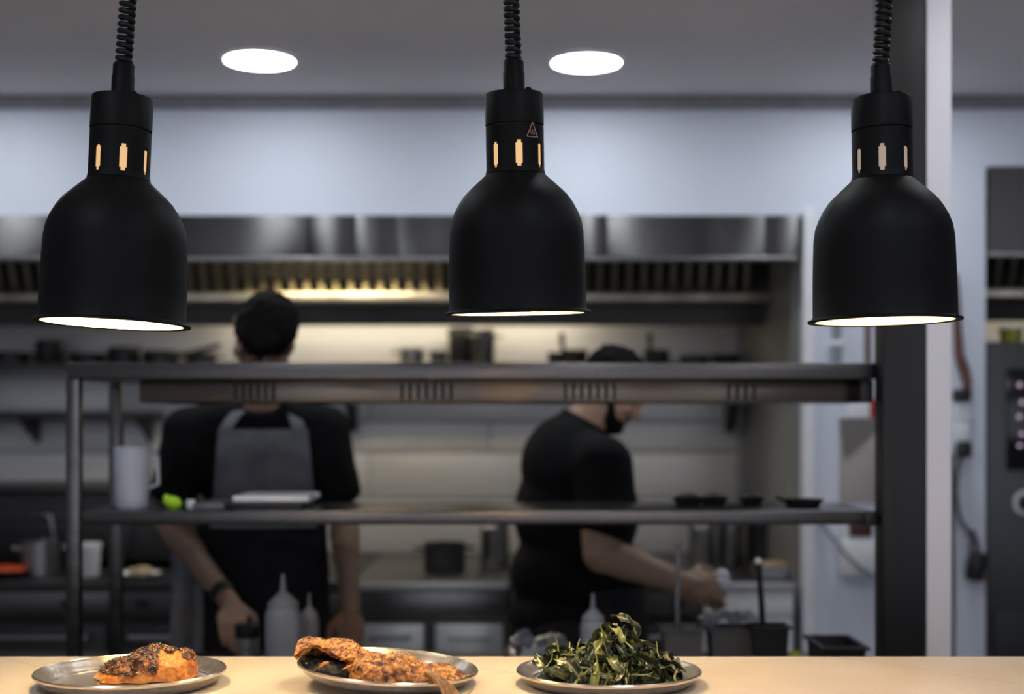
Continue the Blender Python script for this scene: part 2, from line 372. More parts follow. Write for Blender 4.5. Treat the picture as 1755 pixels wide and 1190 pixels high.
hood(BX+.005, 3.3, Z(286, WF), Z(432, WF), 'second steel extraction hood above the tall oven on the right', 'side_extraction_hood', tubes=[(2.0, 2.6, 5.70, 1.93)])

# ------------------------------------------------------------------ cooking line
def cooker(x0, x1, label, mt_front, mt_top, doors=1, strip=None, knobs=4, ztop=.868, y0=WF, name='range_cooker', door_mt=None):
    t = thing(name, ((x0+x1)/2, (y0+WB)/2, 0), label, 'cooker')
    bx('body', mt_front, x0+.004, x1-.004, y0+.03, WB-.03, .12, ztop-.03, t, True)
    bx('worktop', mt_top, x0+.002, x1-.002, y0, WB-.02, ztop-.03, ztop, t, True, .006)
    bx('control_panel', strip or mt_front, x0+.006, x1-.006, y0+.004, y0+.029, ztop-.115, ztop-.034, t, True, .004)
    bx('front_lip', M['bright_steel'] if knobs == 0 else mt_top, x0+.002, x1-.002, y0-.006, y0-.0005, ztop-.03, ztop-.001, t, True, .002)
    for i in range(knobs):
        kx = x0+(i+.5)*(x1-x0)/knobs
        bm = B(); tube(bm, [(kx, y0+.004, ztop-.075), (kx, y0-.022, ztop-.075)], .019, 16); obj('knob', bm, M['black_plastic'], t, True)
    wdt = (x1-x0)/doors
    for i in range(doors):
        a = x0+i*wdt+.02; c = a+wdt-.04
        d = bx('oven_door', door_mt or mt_front, a, c, y0+.005, y0+.029, .2, ztop-.15, t, True, .006)
        bm = B(); tube(bm, [(a+.05, y0+.004, ztop-.19), (a+.05, y0-.03, ztop-.19), (c-.05, y0-.03, ztop-.19), (c-.05, y0+.004, ztop-.19)], .009, 8); h = obj('handle', bm, M['steel'], d); h.data.transform(MX[t].inverted())
    for a in (x0+.06, x1-.06):
        for y in (y0+.1, WB-.12):
            bm = B(); lathe(bm, [(.022, 0), (.022, .01), (.016, .02), (.016, .121)], 12, (a, y, 0)); obj('leg', bm, M['steel_dark'], t, True)
    return t
cooker(-2.62, X(190, WF), 'dark range cooker at the far left behind the shelf legs', M['grey_plastic'] if 0 else M['iron'], M['iron'], 2, M['steel_dark'])
cooker(X(190, WF), X(600, WF), 'range cooker mostly hidden behind the chef in the grey apron', M['iron'], M['iron'], 2, M['steel_dark'])
cooker(X(600, WF), X(872, WF), 'stainless range with a bright steel oven door between the two chefs', M['steel_dark'], M['steel_dark'], 2, M['steel'], door_mt=M['bright_steel'], knobs=0)
cooker(X(872, WF), X(1205, WF), 'dark range cooker behind the bending chef', M['iron'], M['steel_dark'], 1, M['steel_dark'])
cooker(X(1205, WF), AX-.045, 'narrow cooker with a white front at the right end of the line', M['white_plastic'], M['steel_dark'], 1, M['white_plastic'], knobs=0)

# dark appliance standing on the left range
t = thing('countertop_oven', (-1.75, 5.55, .868), 'dark grey countertop oven on the left range below the wall shelf', 'oven')
bx('body', M['iron'], -2.35, -1.24, 5.3, 5.85, .895, Z(842, 5.3), t, True, .012)
bx('top_edge', M['steel_dark'], -2.36, -1.23, 5.28, 5.86, Z(842, 5.3), Z(834, 5.3), t, True, .004)
bx('door', M['black_plastic'], -2.30, -1.45, 5.285, 5.30, .92, 1.10, t, True, .006)
bm = B(); tube(bm, [(-2.2, 5.29, 1.07), (-2.2, 5.25, 1.07), (-1.55, 5.25, 1.07), (-1.55, 5.29, 1.07)], .008, 8); obj('handle', bm, M['steel_dark'], t, True)
for a in (-2.28, -1.32):
    for y in (5.36, 5.78):
        bm = B(); lathe(bm, [(.02, 0), (.02, .03)], 12, (a, y, .868)); obj('foot', bm, M['black_plastic'], t, True)

# wall shelf with brackets, and a shorter one below at the left
SZ = 1.672
t = thing('wall_shelf', (-.7, 5.8, SZ), 'long steel shelf on the cooking wall under the hood carrying pans', 'shelf')
bx('board', M['steel_dark'], -3.2, .95, 5.60, WB-.018, SZ-.026, SZ, t, True, .004)
for px in (-50, 597, 1262):
    bm = B(); x = X(px, 5.75); prism(bm, [(5.66, SZ-.027), (WB-.018, SZ-.027), (WB-.018, SZ-.28), (5.9, SZ-.28)], .03, 'x', x-.015); obj('bracket', bm, M['iron'], t, True)
t = thing('lower_wall_shelf', (-2.2, 5.85, 1.47), 'short dark shelf on the cooking wall at far left under the long one', 'shelf')
bx('board', M['iron'], -3.2, X(262, 5.8), 5.72, WB-.018, 1.445, 1.475, t, True, .004)
for px in (40, 240):
    bm = B(); x = X(px, 5.8); prism(bm, [(5.75, 1.444), (WB-.018, 1.444), (WB-.018, 1.34)], .02, 'x', x-.01); obj('bracket', bm, M['iron'], t, True)

# ------------------------------------------------------------------ pots and pans (lathed vessels with handles)
def pot(name, p, r, h, mt, label, cat, group=None, handle='loop', ang=0, lid=False, flare=1.0):
    t = thing(name, p, label, cat, group, (0, 0, ang))
    bm = B(); lathe(bm, thin([(r*.92, 0), (r, .006), (r*flare, h), (r*flare+.004, h+.002)], .004), 28); obj('bowl', bm, mt, t)
    if handle == 'loop':
        for s in (-1, 1):
            bm = B(); tube(bm, [(s*r*.97, -.03, h*.8), (s*(r+.03), -.028, h*.83), (s*(r+.035), 0, h*.84), (s*(r+.03), .028, h*.83), (s*r*.97, .03, h*.8)], .005, 8); obj('handle', bm, mt, t)
    elif handle == 'long':
        bm = B(); tube(bm, [(r*.95, 0, h*.8), (r+.05, 0, h*.95), (r+.19, 0, h+.035)], [.007, .009, .011], 8); obj('handle', bm, M['black_plastic'], t)
    elif handle == 'up':
        bm = B(); tube(bm, [(r*.9, 0, h*.8), (r*1.0, 0, h+.05), (r*1.02, 0, h+.075)], [.008, .012, .013], 8); obj('handle', bm, M['black_plastic'], t)
    if lid:
        bm = B(); lathe(bm, [(r*flare+.003, h+.003), (r*flare, h+.008), (r*.5, h+.022), (.012, h+.026), (.012, h+.036), (.02, h+.044), (.012, h+.052)], 28); obj('lid', bm, mt, t)
    return t
def onshelf(px, d=5.78): return (X(px, d), d, SZ)
G = 'pans along the wall shelf'
# left stretch of the shelf
pot('saucepan', onshelf(18), .075, .05, M['iron'], 'dark low pan at the far left end of the wall shelf', 'pan', G, 'loop')
pot('stockpot', onshelf(84), .055, .10, M['iron'], 'small dark tub taller than its neighbours at left of the wall shelf', 'pot', G, None, lid=False)
for i, (px, r, h, hd, lb) in enumerate([(150, .07, .045, 'loop', 'dark shallow pan next to the small dark tub on the wall shelf'),
        (212, .065, .07, None, 'dark tub beneath the rim of the left heat lamp on the wall shelf'),
        (275, .072, .055, 'long', 'dark long-handled pan on the wall shelf left of the chef head'),
        (345, .062, .045, 'loop', 'low dark pan closest to the left chef head on the wall shelf')]):
    pot('saucepan', onshelf(px), r, h, M['iron'], lb, 'pan', G, hd, .3*i)
# middle
pot('saucepan', onshelf(706), .05, .065, M['steel'], 'small shiny steel pan leftmost of the mid-shelf pans', 'pan', G, 'loop', .4)
pot('saucepan', onshelf(752), .036, .055, M['steel_dark'], 'small dull steel cup pan touching the tall dark pots', 'pan', G, None)
pot('stockpot', onshelf(790, 5.82), .052, .155, M['iron'], 'tall dark pot under the middle heat lamp, left of two', 'pot', G, 'loop', 1.2)
pot('stockpot', onshelf(829, 5.74), .046, .14, M['steel_dark'], 'tall dull pot under the middle heat lamp, right of two', 'pot', G, 'loop', .7)
# right
pot('saucepan', onshelf(953), .035, .05, M['iron'], 'tiny dark pan left of the upright-handled pan on the wall shelf', 'pan', G, None)
pot('frying_pan', onshelf(985), .055, .06, M['iron'], 'dark pan with upright handle above the bending chef back', 'pan', G, 'up', 2.9)
pot('frying_pan', onshelf(1125), .055, .06, M['iron'], 'dark pan with upright handle right of the bending chef head', 'pan', G, 'up', 2.0)
pot('saucepan', onshelf(1190), .06, .035, M['iron'], 'flat dark pan near the right end of the wall shelf', 'pan', G, None)
pot('saucepan', onshelf(1243), .055, .04, M['iron'], 'rightmost dark flat pan on the wall shelf', 'pan', G, 'loop', .5)

# on the cooking line
def online(px, d): return (X(px, d), d, .868)
pot('saucepan', online(762, 5.2), .078, .105, M['iron'], 'dark two-handled pot on the steel range between the chefs', 'pot', None, 'loop', .3)
pot('stockpot', online(848, 5.35), .055, .19, M['steel'], 'tall steel stockpot touching the bending chef outline', 'pot', None, 'loop', 1.3)
pot('stockpot', online(1203, 5.35), .05, .19, M['steel'], 'steel pot with bright sides on the right range, left of two', 'pot', 'steel pots on the right range', 'loop', 1.4)
pot('stockpot', online(1250, 5.45), .052, .19, M['steel'], 'steel pot with bright sides on the right range, right of two', 'pot', 'steel pots on the right range', None)
pot('stockpot', online(1305, 5.5), .06, .18, M['iron'], 'black pot at the right end of the cooking line', 'pot', None, 'loop', 1.5)
pot('stockpot', online(72, 5.05), .072, .125, M['steel'], 'steel pot with a ladle on the left range', 'pot', None, 'loop', .5, flare=1.03)
t = thing('ladle', (X(92, 5.05), 5.05, .885), 'steel ladle standing in the left steel pot', 'ladle')
bm = B(); tube(bm, [(0, 0, .02), (.0, 0, .13), (-.012, 0, .20), (-.03, 0, .205)], .006, 8); obj('handle', bm, M['steel'], t)
bm = B(); lathe(bm, thin([(.008, 0), (.03, .012), (.036, .035)], .003), 20); obj('bowl', bm, M['steel'], t)
t = thing('bowl', online(12, 5.0), 'low dark bowl of red food at the far left edge', 'bowl')
bm = B(); lathe(bm, thin([(.05, 0), (.085, .02), (.092, .028)], .004), 28); obj('dish', bm, M['iron'], t)
bm = B(); ellipsoid(bm, (0, 0, .022), (.078, .078, .022)); obj('red_filling', bm, M['orange'], t)
t = thing('plastic_tub', online(152, 5.02), 'white plastic tub on the range between the shelf legs', 'tub')
bm = B(); lathe(bm, thin([(.034, 0), (.038, .005), (.042, .105), (.044, .108)], .003), 24); obj('bowl', bm, M['white_plastic'], t)
bm = B(); lathe(bm, [(.045, .108), (.046, .111), (.046, .118), (.044, .120)], 24); obj('lid', bm, M['white_plastic'], t)
t = thing('plate_of_food', online(238, 5.0), 'light plate of food on the range beside the chef forearm', 'plate')
bm = B(); lathe(bm, thin([(.04, 0), (.075, .012), (.08, .016)], .004), 28); obj('dish', bm, M['white_plastic'], t)
bm = B(); ellipsoid(bm, (.015, 0, .022), (.035, .03, .018)); ellipsoid(bm, (-.02, .01, .02), (.02, .02, .014)); obj('food', bm, M['seed'], t)
t = thing('food_tray', online(1328, 5.05), 'steel tray of yellowish food on the white-fronted cooker', 'tray')
bm = B(); box(bm, -.08, .08, -.07, .07, 0, .004); box(bm, -.08, -.074, -.07, .07, .004, .04); box(bm, .074, .08, -.07, .07, .004, .04); box(bm, -.074, .074, -.07, -.064, .004, .04); box(bm, -.074, .074, .064, .07, .004, .04); obj('tray', bm, M['steel'], t)
bm = B(); ellipsoid(bm, (0, 0, .03), (.07, .06, .026)); obj('food', bm, M['seed'], t)

# ------------------------------------------------------------------ tall oven in the second alcove
OY = 4.86; ox0 = BX+.012; oz = Z(586, OY)
t = thing('combi_oven', (ox0+.4, 5.1, 0), 'tall dark oven with black touch screen at the right edge', 'oven')
bx('body', M['iron'] if 0 else mat('oven_grey', (.075, .075, .078), .4, .6, var=.1, scale=3), ox0, ox0+.8, OY, 5.66, .12, oz, t, True, .01)
s = bx('touch_screen', M['screen'], X(1724, OY), ox0+.3, OY-.012, OY, Z(806, OY), Z(632, OY), t, True, .003)
for i, (px, py) in enumerate([(1748, 660), (1752, 690), (1747, 715), (1752, 745), (1748, 765)]):
    p = P(px, py, OY-.015); o = bx('screen_icon', M['disp'], p.x-.007, p.x+.007, OY-.016, OY-.0125, p.z-.008+.001*i, p.z+.008, s, bev=.002); o.data.transform(MX[t].inverted())
kp = P(1757, 862, OY)
bm = B(); tube(bm, [(kp.x, OY, kp.z), (kp.x, OY-.035, kp.z)], .03, 24); obj('dial', bm, M['black_plastic'], t, True)
bm = B(); tube(bm, [(kp.x, OY+.001, kp.z), (kp.x, OY-.008, kp.z)], .044, 32); obj('dial_ring', bm, M['white_plastic'], t, True)
bx('oven_door', M['black_plastic'], ox0+.02, ox0+.78, OY-.015, OY, .2, Z(1045, OY), t, True, .006)
for a in (ox0+.06, ox0+.74):
    for y in (OY+.08, 5.42):
        bm = B(); lathe(bm, [(.025, 0), (.02, .121)], 12, (a, y, 0)); obj('leg', bm, M['steel_dark'], t, True)
t = thing('food_tub', (X(1733, 5.05), 5.05, oz), 'small yellowish tub on top of the tall oven', 'tub')
bm = B(); lathe(bm, thin([(.03, 0), (.038, .005), (.042, .055), (.043, .057)], .003), 24); obj('bowl', bm, M['lemon'], t)
bm = B(); lathe(bm, [(.043, .057), (.045, .059), (.044, .066)], 24); obj('lid', bm, M['white_plastic'], t)

# ------------------------------------------------------------------ things on the wall to the right
YW = WF+.012
def wp(px, py): return P(px, py, YW)
def wbox(name, mt, px0, px1, py0, py1, th, parent=None, off=0, bev=.003):
    return bx(name, mt, X(px0, YW), X(px1, YW), YW-off-th, YW-off, Z(py1, YW), Z(py0, YW), parent, bool(parent), bev)
t = thing('conduit', wp(1433, 640), 'grey pipe conduit on white wall under the right heat lamp', 'pipe')
bm = B(); tube(bm, [(X(1433, YW), YW-.016, Z(440, YW)), (X(1433, YW), YW-.016, Z(650, YW))], .015, 12); obj('pipe', bm, M['grey_plastic'] if 0 else mat('conduit_grey', (.30, .33, .38), .5), t, True)
for py in (590,):
    wbox('pipe_clip', M['white_plastic'], 1421, 1445, py-5, py+5, .034, t)
bm = B(); tube(bm, [(X(1486, YW), YW-.011, Z(500, YW)), (X(1486, YW), YW-.011, Z(668, YW))], .010, 10); tag(obj('pipe', bm, M['copper']), 'thin dark red pipe on white wall touching the steel pillar', 'pipe')
t = thing('wall_notice', wp(1472, 700), 'small white notice with a red edge pinned beside the steel pillar', 'notice')
wbox('sheet', M['paper'], 1452, 1490, 684, 716, .004, t); wbox('red_edge', M['red'], 1490.5, 1501, 684, 716, .005, t)
t = thing('wall_board', wp(1470, 790), 'beige board with a painted corner shadow on white wall left of pillar', 'board')
wbox('sheet', M['beige'], 1438, 1503, 717, 862, .008, t)
bm = B(); prism(bm, [(X(1437, YW), Z(717, YW)), (X(1503, YW), Z(717, YW)), (X(1500, YW), Z(735, YW)), (X(1446, YW), Z(785, YW))], .006, 'y', YW-.015); obj('corner_shadow', bm, M['board_shadow'], t, True)  # darker piece stands in for the shadow on the top corner
t = thing('dispenser_box', wp(1470, 945), 'pale wall box with dark red top below the beige board', 'dispenser')
wbox('case', M['white_plastic'], 1437, 1502, 925, 985, .06, t, bev=.01)
wbox('case_top', M['white_plastic'], 1440, 1500, 888, 925, .03, t, bev=.006)
wbox('red_label', M['dkred'], 1451, 1490, 895, 919, .012, t, off=.03)
bm = B(); tube(bm, [(X(1400, YW), YW-.01, Z(890, YW)), (X(1420, YW), YW-.03, Z(915, YW)), (X(1440, YW), YW-.075, Z(945, YW)), (X(1465, YW), YW-.08, Z(970, YW)), (X(1490, YW), YW-.075, Z(985, YW))], .006, 8); tag(obj('cable', bm, mat('grey_cable', (.24, .25, .28), .5)), 'thin grey cable sagging across the pale wall box', 'cable')
# socket with plug, cable and hanging mixer right of the white pillar
t = thing('wall_socket', wp(1647, 730), 'white double socket on the wall right of the white pillar', 'socket')
wbox('upper_plate', M['white_plastic'], 1634, 1662, 690, 722, .03, t, bev=.006); wbox('lower_plate', M['white_plastic'], 1630, 1656, 724, 768, .04, t, bev=.008)
t = thing('hanging_cable', wp(1643, 600), 'dark brown cable running down to the white wall socket', 'cable')
bm = B(); tube(bm, [(X(px, YW), YW-.02, Z(py, YW)) for px, py in ((1634, 470), (1636, 520), (1638, 570), (1641, 610), (1650, 635), (1655, 655), (1654, 672))], [.010, .012, .014, .017, .019, .016, .014], 12); obj('cord', bm, M['copper'], t, True)
wbox('plug', M['black_plastic'], 1631, 1658, 668, 688, .05, t, bev=.008)
t = thing('appliance_cord', wp(1640, 850), 'black power cord with plug hanging under the white wall socket', 'cord')
wbox('plug', M['black_plastic'], 1631, 1653, 756, 784, .05, t, off=.0405, bev=.008)
bm = B(); tube(bm, [(X(px, YW), YW-.045, Z(py, YW)) for px, py in ((1640, 784), (1634, 810), (1632, 840), (1634, 870), (1638, 890), (1650, 905), (1658, 925), (1656, 945))], .008, 8); obj('cord', bm, M['grey_plastic'], t, True)
bm = B(); tube(bm, [(X(px, YW), YW-.02, Z(py, YW)) for px, py in ((1630, 780), (1629, 860), (1630, 930), (1631, 1000), (1630, 1120), (1630, 1250))], .007, 8); obj('second_cord', bm, M['grey_plastic'], t, True)
t = thing('hand_blender', wp(1664, 970), 'black hand blender head hanging on a cord beside the tall oven', 'blender', rot=(0, .18, 0))
bm = B(); lathe(bm, [(.016, .055), (.026, .05), (.031, .03), (.033, -.02), (.028, -.045), (.012, -.05)][::-1], 20, (0, -.05, 0)); obj('body', bm, M['black_plastic'], t)
bm = B(); tube(bm, [(0, -.05, .054), (-.01, -.04, .09), (-.03, -.03, .125)], .010, 10); obj('neck', bm, M['grey_plastic'], t)
bm = B(); tube(bm, [(.02, -.05, -.03), (.05, -.05, -.035)], .010, 10); obj('button', bm, M['copper'], t)

# ------------------------------------------------------------------ prep table, steel pass shelf
TZ = .775
t = thing('prep_table', (-.1, 3.65, 0), 'low steel prep table standing behind the stone pass counter', 'table')
bx('top', M['steel_dark'], -2.6, .878, 3.30, 3.90, TZ-.04, TZ, t, True, .004)
for x in (-2.5, -.9, .82):
    for y in (3.36, 3.84): bx('leg', M['steel_dark'], x-.02, x+.02, y-.02, y+.02, 0, TZ-.041, t, True, .003)
bx('undershelf', M['steel_dark'], -2.45, .79, 3.39, 3.81, .20, .23, t, True)
SF, SR = 3.40, 3.80
SX0 = X(112, SF); SX1 = X(1513, 3.35)-.002
t = thing('pass_shelf', (-.1, 3.6, TZ), 'two-tier stainless pass shelf standing across the kitchen behind the counter', 'shelf')
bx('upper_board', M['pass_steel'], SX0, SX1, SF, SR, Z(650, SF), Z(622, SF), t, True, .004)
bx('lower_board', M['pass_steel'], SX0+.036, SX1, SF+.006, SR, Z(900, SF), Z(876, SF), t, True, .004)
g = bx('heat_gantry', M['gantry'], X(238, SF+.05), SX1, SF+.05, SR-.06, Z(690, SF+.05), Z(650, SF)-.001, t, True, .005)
LS = Z(876, SF)
bm = B(); box(bm, -.0038, .0038, -.002, 0, -.021, .021); sl = me_of('vent_slot', bm, M['dark'], False)
for a, b_, k in ((397, 475, 6), (682, 780, 7), (962, 1060, 7), (1242, 1300, 4)):
    for i in range(k):
        o = bpy.data.objects.new('vent_slot', sl); C.objects.link(o); o.parent = g
        o.location = Vector((X(a+(b_-a)*(i+.5)/k, SF+.05), SF+.05, Z(671, SF+.05)))-MX[t].translation
for x0 in (SX0,):
    for y0, nm in ((SF+.002, 'leg'), (SR-.036, 'leg')):
        bx(nm, M['pass_steel'], x0, x0+.033, y0, y0+.033, TZ, Z(650, SF)-.0005, t, True, .003)

for z0, z1 in ((Z(690, SF), Z(650, SF)-.001), (LS-.036, LS-.005)):
    bx('pillar_bracket', M['iron'], SX1-.03, SX1, SF-.004 if z1 < LS else SF+.03, SF+.09, z0, z1, t, True, .002)
# things on the lower tier of the pass shelf
t = thing('plastic_container', (X(226, 3.55), 3.55, LS), 'tall frosted plastic container at left of the lower pass shelf', 'container')
bm = B(); lathe(bm, thin([(.038, 0), (.041, .004), (.047, .155), (.050, .158)], .0025), 28); obj('beaker', bm, M['frost_light'], t)
bm = B(); tube(bm, [(.044, 0, .13), (.066, 0, .13), (.068, 0, .06), (.042, 0, .05)], .005, 8); obj('handle', bm, M['frost_light'], t)
t = thing('lime_wedge', (X(292, 3.5), 3.5, LS), 'bright lime green wedge on the lower pass shelf', 'lime', rot=(0, .3, .3))
bm = B(); ellipsoid(bm, (0, 0, .017), (.024, .016, .016)); obj('flesh', bm, M['lime'], t)
bm = B(); ellipsoid(bm, (-.017, 0, .024), (.009, .01, .008)); obj('stalk', bm, M['lime'], t)
t = thing('salt_pot', (X(327, 3.5), 3.5, LS), 'tiny pale pot next to the lime green wedge', 'pot')
bm = B(); lathe(bm, thin([(.009, 0), (.011, .003), (.011, .022)], .002), 16); obj('cup', bm, M['white_plastic'], t)
t = thing('docket_tray', (X(470, 3.6), 3.6, LS), 'dark tray holding white papers on the lower pass shelf', 'tray')
bx('tray', M['black_plastic'], X(398, 3.6), X(530, 3.6), 3.48, 3.72, LS, LS+.016, t, True, .003)
bx('paper_stack', M['paper'], X(412, 3.6), X(538, 3.6), 3.50, 3.71, LS+.017, LS+.032, t, True, .002)
t = thing('paper_pad', (X(366, 3.55), 3.55, LS), 'low dull paper pad between lime wedge and docket tray', 'pad')
bx('pad', M['towel'], X(342, 3.55), X(394, 3.55), 3.47, 3.66, LS, LS+.013, t, True, .002); bx('binding', M['black_plastic'], X(342, 3.55), X(394, 3.55), 3.66, 3.67, LS, LS+.014, t, True, .001)
for px, r, lb in ((1180, .045, 'dark oval dish leftmost of three near right end of lower pass shelf'), (1225, .04, 'small dark dish in the middle of three on the lower pass shelf'), (1288, .035, 'dark dish rightmost of the three grouped on the lower pass shelf')):
    t = thing('serving_dish', (X(px, 3.66), 3.66+.02*(px == 1225), LS), lb, 'dish', 'dark dishes on the lower pass shelf')
    bm = B(); lathe(bm, thin([(r*.7, 0), (r, .018), (r+.003, .02)], .003), 24); obj('bowl', bm, M['iron'], t)
    bm = B(); ellipsoid(bm, (0, 0, .017), (r*.85, r*.85, .016)); obj('filling', bm, M['char'], t)
t = thing('serving_dish', (X(1376, 3.58), 3.58, LS), 'wide black shallow dish alone near the pillar on the lower pass shelf', 'dish')
bm = B(); lathe(bm, thin([(.040, 0), (.053, .018), (.055, .02)], .003), 28); obj('bowl', bm, M['iron'], t)
bm = B(); tube(bm, [(-.05, 0, .017), (-.068, 0, .024), (-.07, 0, .024)], .005, 8); obj('handle', bm, M['iron'], t)

# squeeze bottles and tubs on the prep table
def squeeze(px, d, r, h, label, mt, fill=None):
    t = thing('squeeze_bottle', (X(px, d), d, TZ), label, 'bottle')
    bm = B(); lathe(bm, [(r*.92, 0), (r, .006), (r, h*.60), (r*.93, h*.65), (r*.80, h*.67)], 28); obj('body', bm, mt, t)
    bm = B(); lathe(bm, [(r*.86, h*.655), (r*.86, h*.72), (r*.45, h*.79), (r*.18, h*.83), (r*.10, h), (r*.05, h)], 24); obj('nozzle_cap', bm, M['frost'], t)
    if fill:
        bm = B(); lathe(bm, [(r*1.004, .004), (r*1.008, .008), (r*1.008, h*.32), (r*1.004, h*.33)], 28); obj('sauce', bm, fill, t)
squeeze(485, 3.5, .045, .262, 'large frosted squeeze bottle beside the left chef hand', M['frost'])
squeeze(1016, 3.5, .032, .212, 'slim squeeze bottle with green oil right of the bending chef', M['frost'], M['oil'])
squeeze(530, 3.62, .026, .20, 'clear squeeze bottle half hidden behind the large frosted one', M['frost'])
t = thing('lidded_jar', (X(424, 3.74), 3.74, TZ), 'glass jar with black lid under the left chef hand', 'jar')
bm = B(); lathe(bm, thin([(.030, 0), (.033, .004), (.033, .062), (.028, .07)], .002), 24); obj('jar', bm, M['glass'], t)
bm = B(); lathe(bm, [(.034, .066), (.035, .069), (.035, .098), (.031, .103)], 24); obj('lid', bm, M['black_plastic'], t)
def tub(px, d, wx, h, label, mt, ang=0):
    t = thing('sauce_tub', (X(px, d), d, TZ), label, 'tub', 'tubs on the prep table', (0, 0, ang))
    bm = B(); w2 = wx/2; b2 = w2*.86; tk = .004
    def rg(a, z): return [bm.verts.new(p) for p in ((-a, -a, z), (a, -a, z), (a, a, z), (-a, a, z))]
    rings(bm, [rg(b2, 0), rg(w2, h), rg(w2+.008, h), rg(w2+.008, h+.005), rg(w2-tk, h+.005), rg(b2-tk, tk)]); obj('bowl', bm, mt, t, smooth=False)
    bm = B(); ellipsoid(bm, (0, 0, h-.012), (w2*.88, w2*.88, .010)); obj('sauce', bm, M['charcoal'], t)
    return t
tub(1168, 3.56, .10, .115, 'grey tub with a pale spoon right of the slim bottle', M['grey_plastic'])
tub(1250, 3.60, .11, .110, 'middle grey tub on the prep table under clear film', M['grey_plastic'])
tub(1318, 3.52, .085, .125, 'dark tub with a black-handled spoon near the pillar', M['black_plastic'])
t = thing('spoon', (X(1160, 3.56), 3.56, TZ+.02), 'pale long spoon standing in the left grey tub', 'spoon')
bm = B(); tube(bm, [(.006, 0, .0), (.0, 0, .15), (.004, 0, .315)], .007, 8); obj('handle', bm, M['steel'], t)
bm = B(); ellipsoid(bm, (.006, 0, .0), (.018, .006, .019)); obj('scoop', bm, M['steel'], t)
t = thing('spoon', (X(1303, 3.52), 3.52, TZ+.02), 'black long spoon with a white tip in the dark tub', 'spoon')
bm = B(); tube(bm, [(.012, 0, .0), (.004, 0, .15), (-.004, 0, .265)], .008, 8); obj('handle', bm, M['black_plastic'], t)
bm = B(); ellipsoid(bm, (-.005, 0, .272), (.010, .010, .010)); obj('white_tip', bm, M['white_plastic'], t)
bm = B(); ellipsoid(bm, (.012, 0, .0), (.018, .006, .019)); obj('scoop', bm, M['black_plastic'], t)
def film(name, cx, cy, z0, sx, sy, sz, seed, label):
    bm = B(); N = 22
    g_ = [[bm.verts.new((cx+(i/N-.5)*sx, cy+(j/N-.5)*sy, z0+sz*(max(0, 1-((2*i/N-1)**4+(2*j/N-1)**4)*.8)*.6+.4*noise.fractal(Vector((i*.22, j*.22, seed)), 1, 2, 2)))) for j in range(N+1)] for i in range(N+1)]
    for i in range(N):
        for j in range(N): bm.faces.new((g_[i][j], g_[i+1][j], g_[i+1][j+1], g_[i][j+1]))
    lo = min(v.co.z for v in bm.verts)
    for v in bm.verts: v.co.z += z0-lo
    bmesh.ops.solidify(bm, geom=bm.faces[:], thickness=.0008)
    return tag(obj(name, bm, M['clear']), label, 'film')
film('plastic_film', X(925, 3.6), 3.6, TZ, .19, .2, .10, 3.1, 'crumpled clear plastic film on the prep table below the bending chef')
film('plastic_film', X(1250, 3.60), 3.6, TZ+.118, .15, .14, .035, 8.7, 'crumpled clear film lying over the middle grey tub')
t = thing('citrus_fruit', (X(1362, 3.5), 3.5, TZ), 'yellow-green citrus fruit behind the counter edge near the pillar', 'fruit')
bm = B(); ellipsoid(bm, (0, 0, .033), (.027, .027, .033)); obj('flesh', bm, M['lemon'], t)
bm = B(); ellipsoid(bm, (0, 0, .066), (.007, .007, .005)); obj('stalk', bm, M['lemon'], t)
t = thing('food_pan', (X(1432, 3.5), 3.5, TZ), 'black rectangular pan on the prep table left of the steel pillar', 'pan')
bm = B()
def rg2(a, b_, z): return [bm.verts.new(p) for p in ((-a, -b_, z), (a, -b_, z), (a, b_, z), (-a, b_, z))]
rings(bm, [rg2(.045, .09, 0), rg2(.052, .10, .085), rg2(.060, .11, .085), rg2(.060, .11, .092), rg2(.049, .096, .092), rg2(.042, .086, .004)]); obj('pan', bm, M['black_plastic'], t, smooth=False)

# ------------------------------------------------------------------ stone counter in front
CT = CZ-.4275; CF = 2.583
t = thing('pass_counter', (0, 2.1, 0), 'pale veined stone pass counter lit warm by the heat lamps', 'counter')
bx('worktop', M['stone'], -2.6, 2.6, 1.75, CF, CT-.03, CT, t, True, .003)
bx('body', M['wall_dim'], -2.5, 2.5, 1.95, CF-.04, .1, CT-.031, t, True)
bx('plinth', M['black_plastic'], -2.45, 2.45, 2.0, CF-.08, 0, .099, t, True)

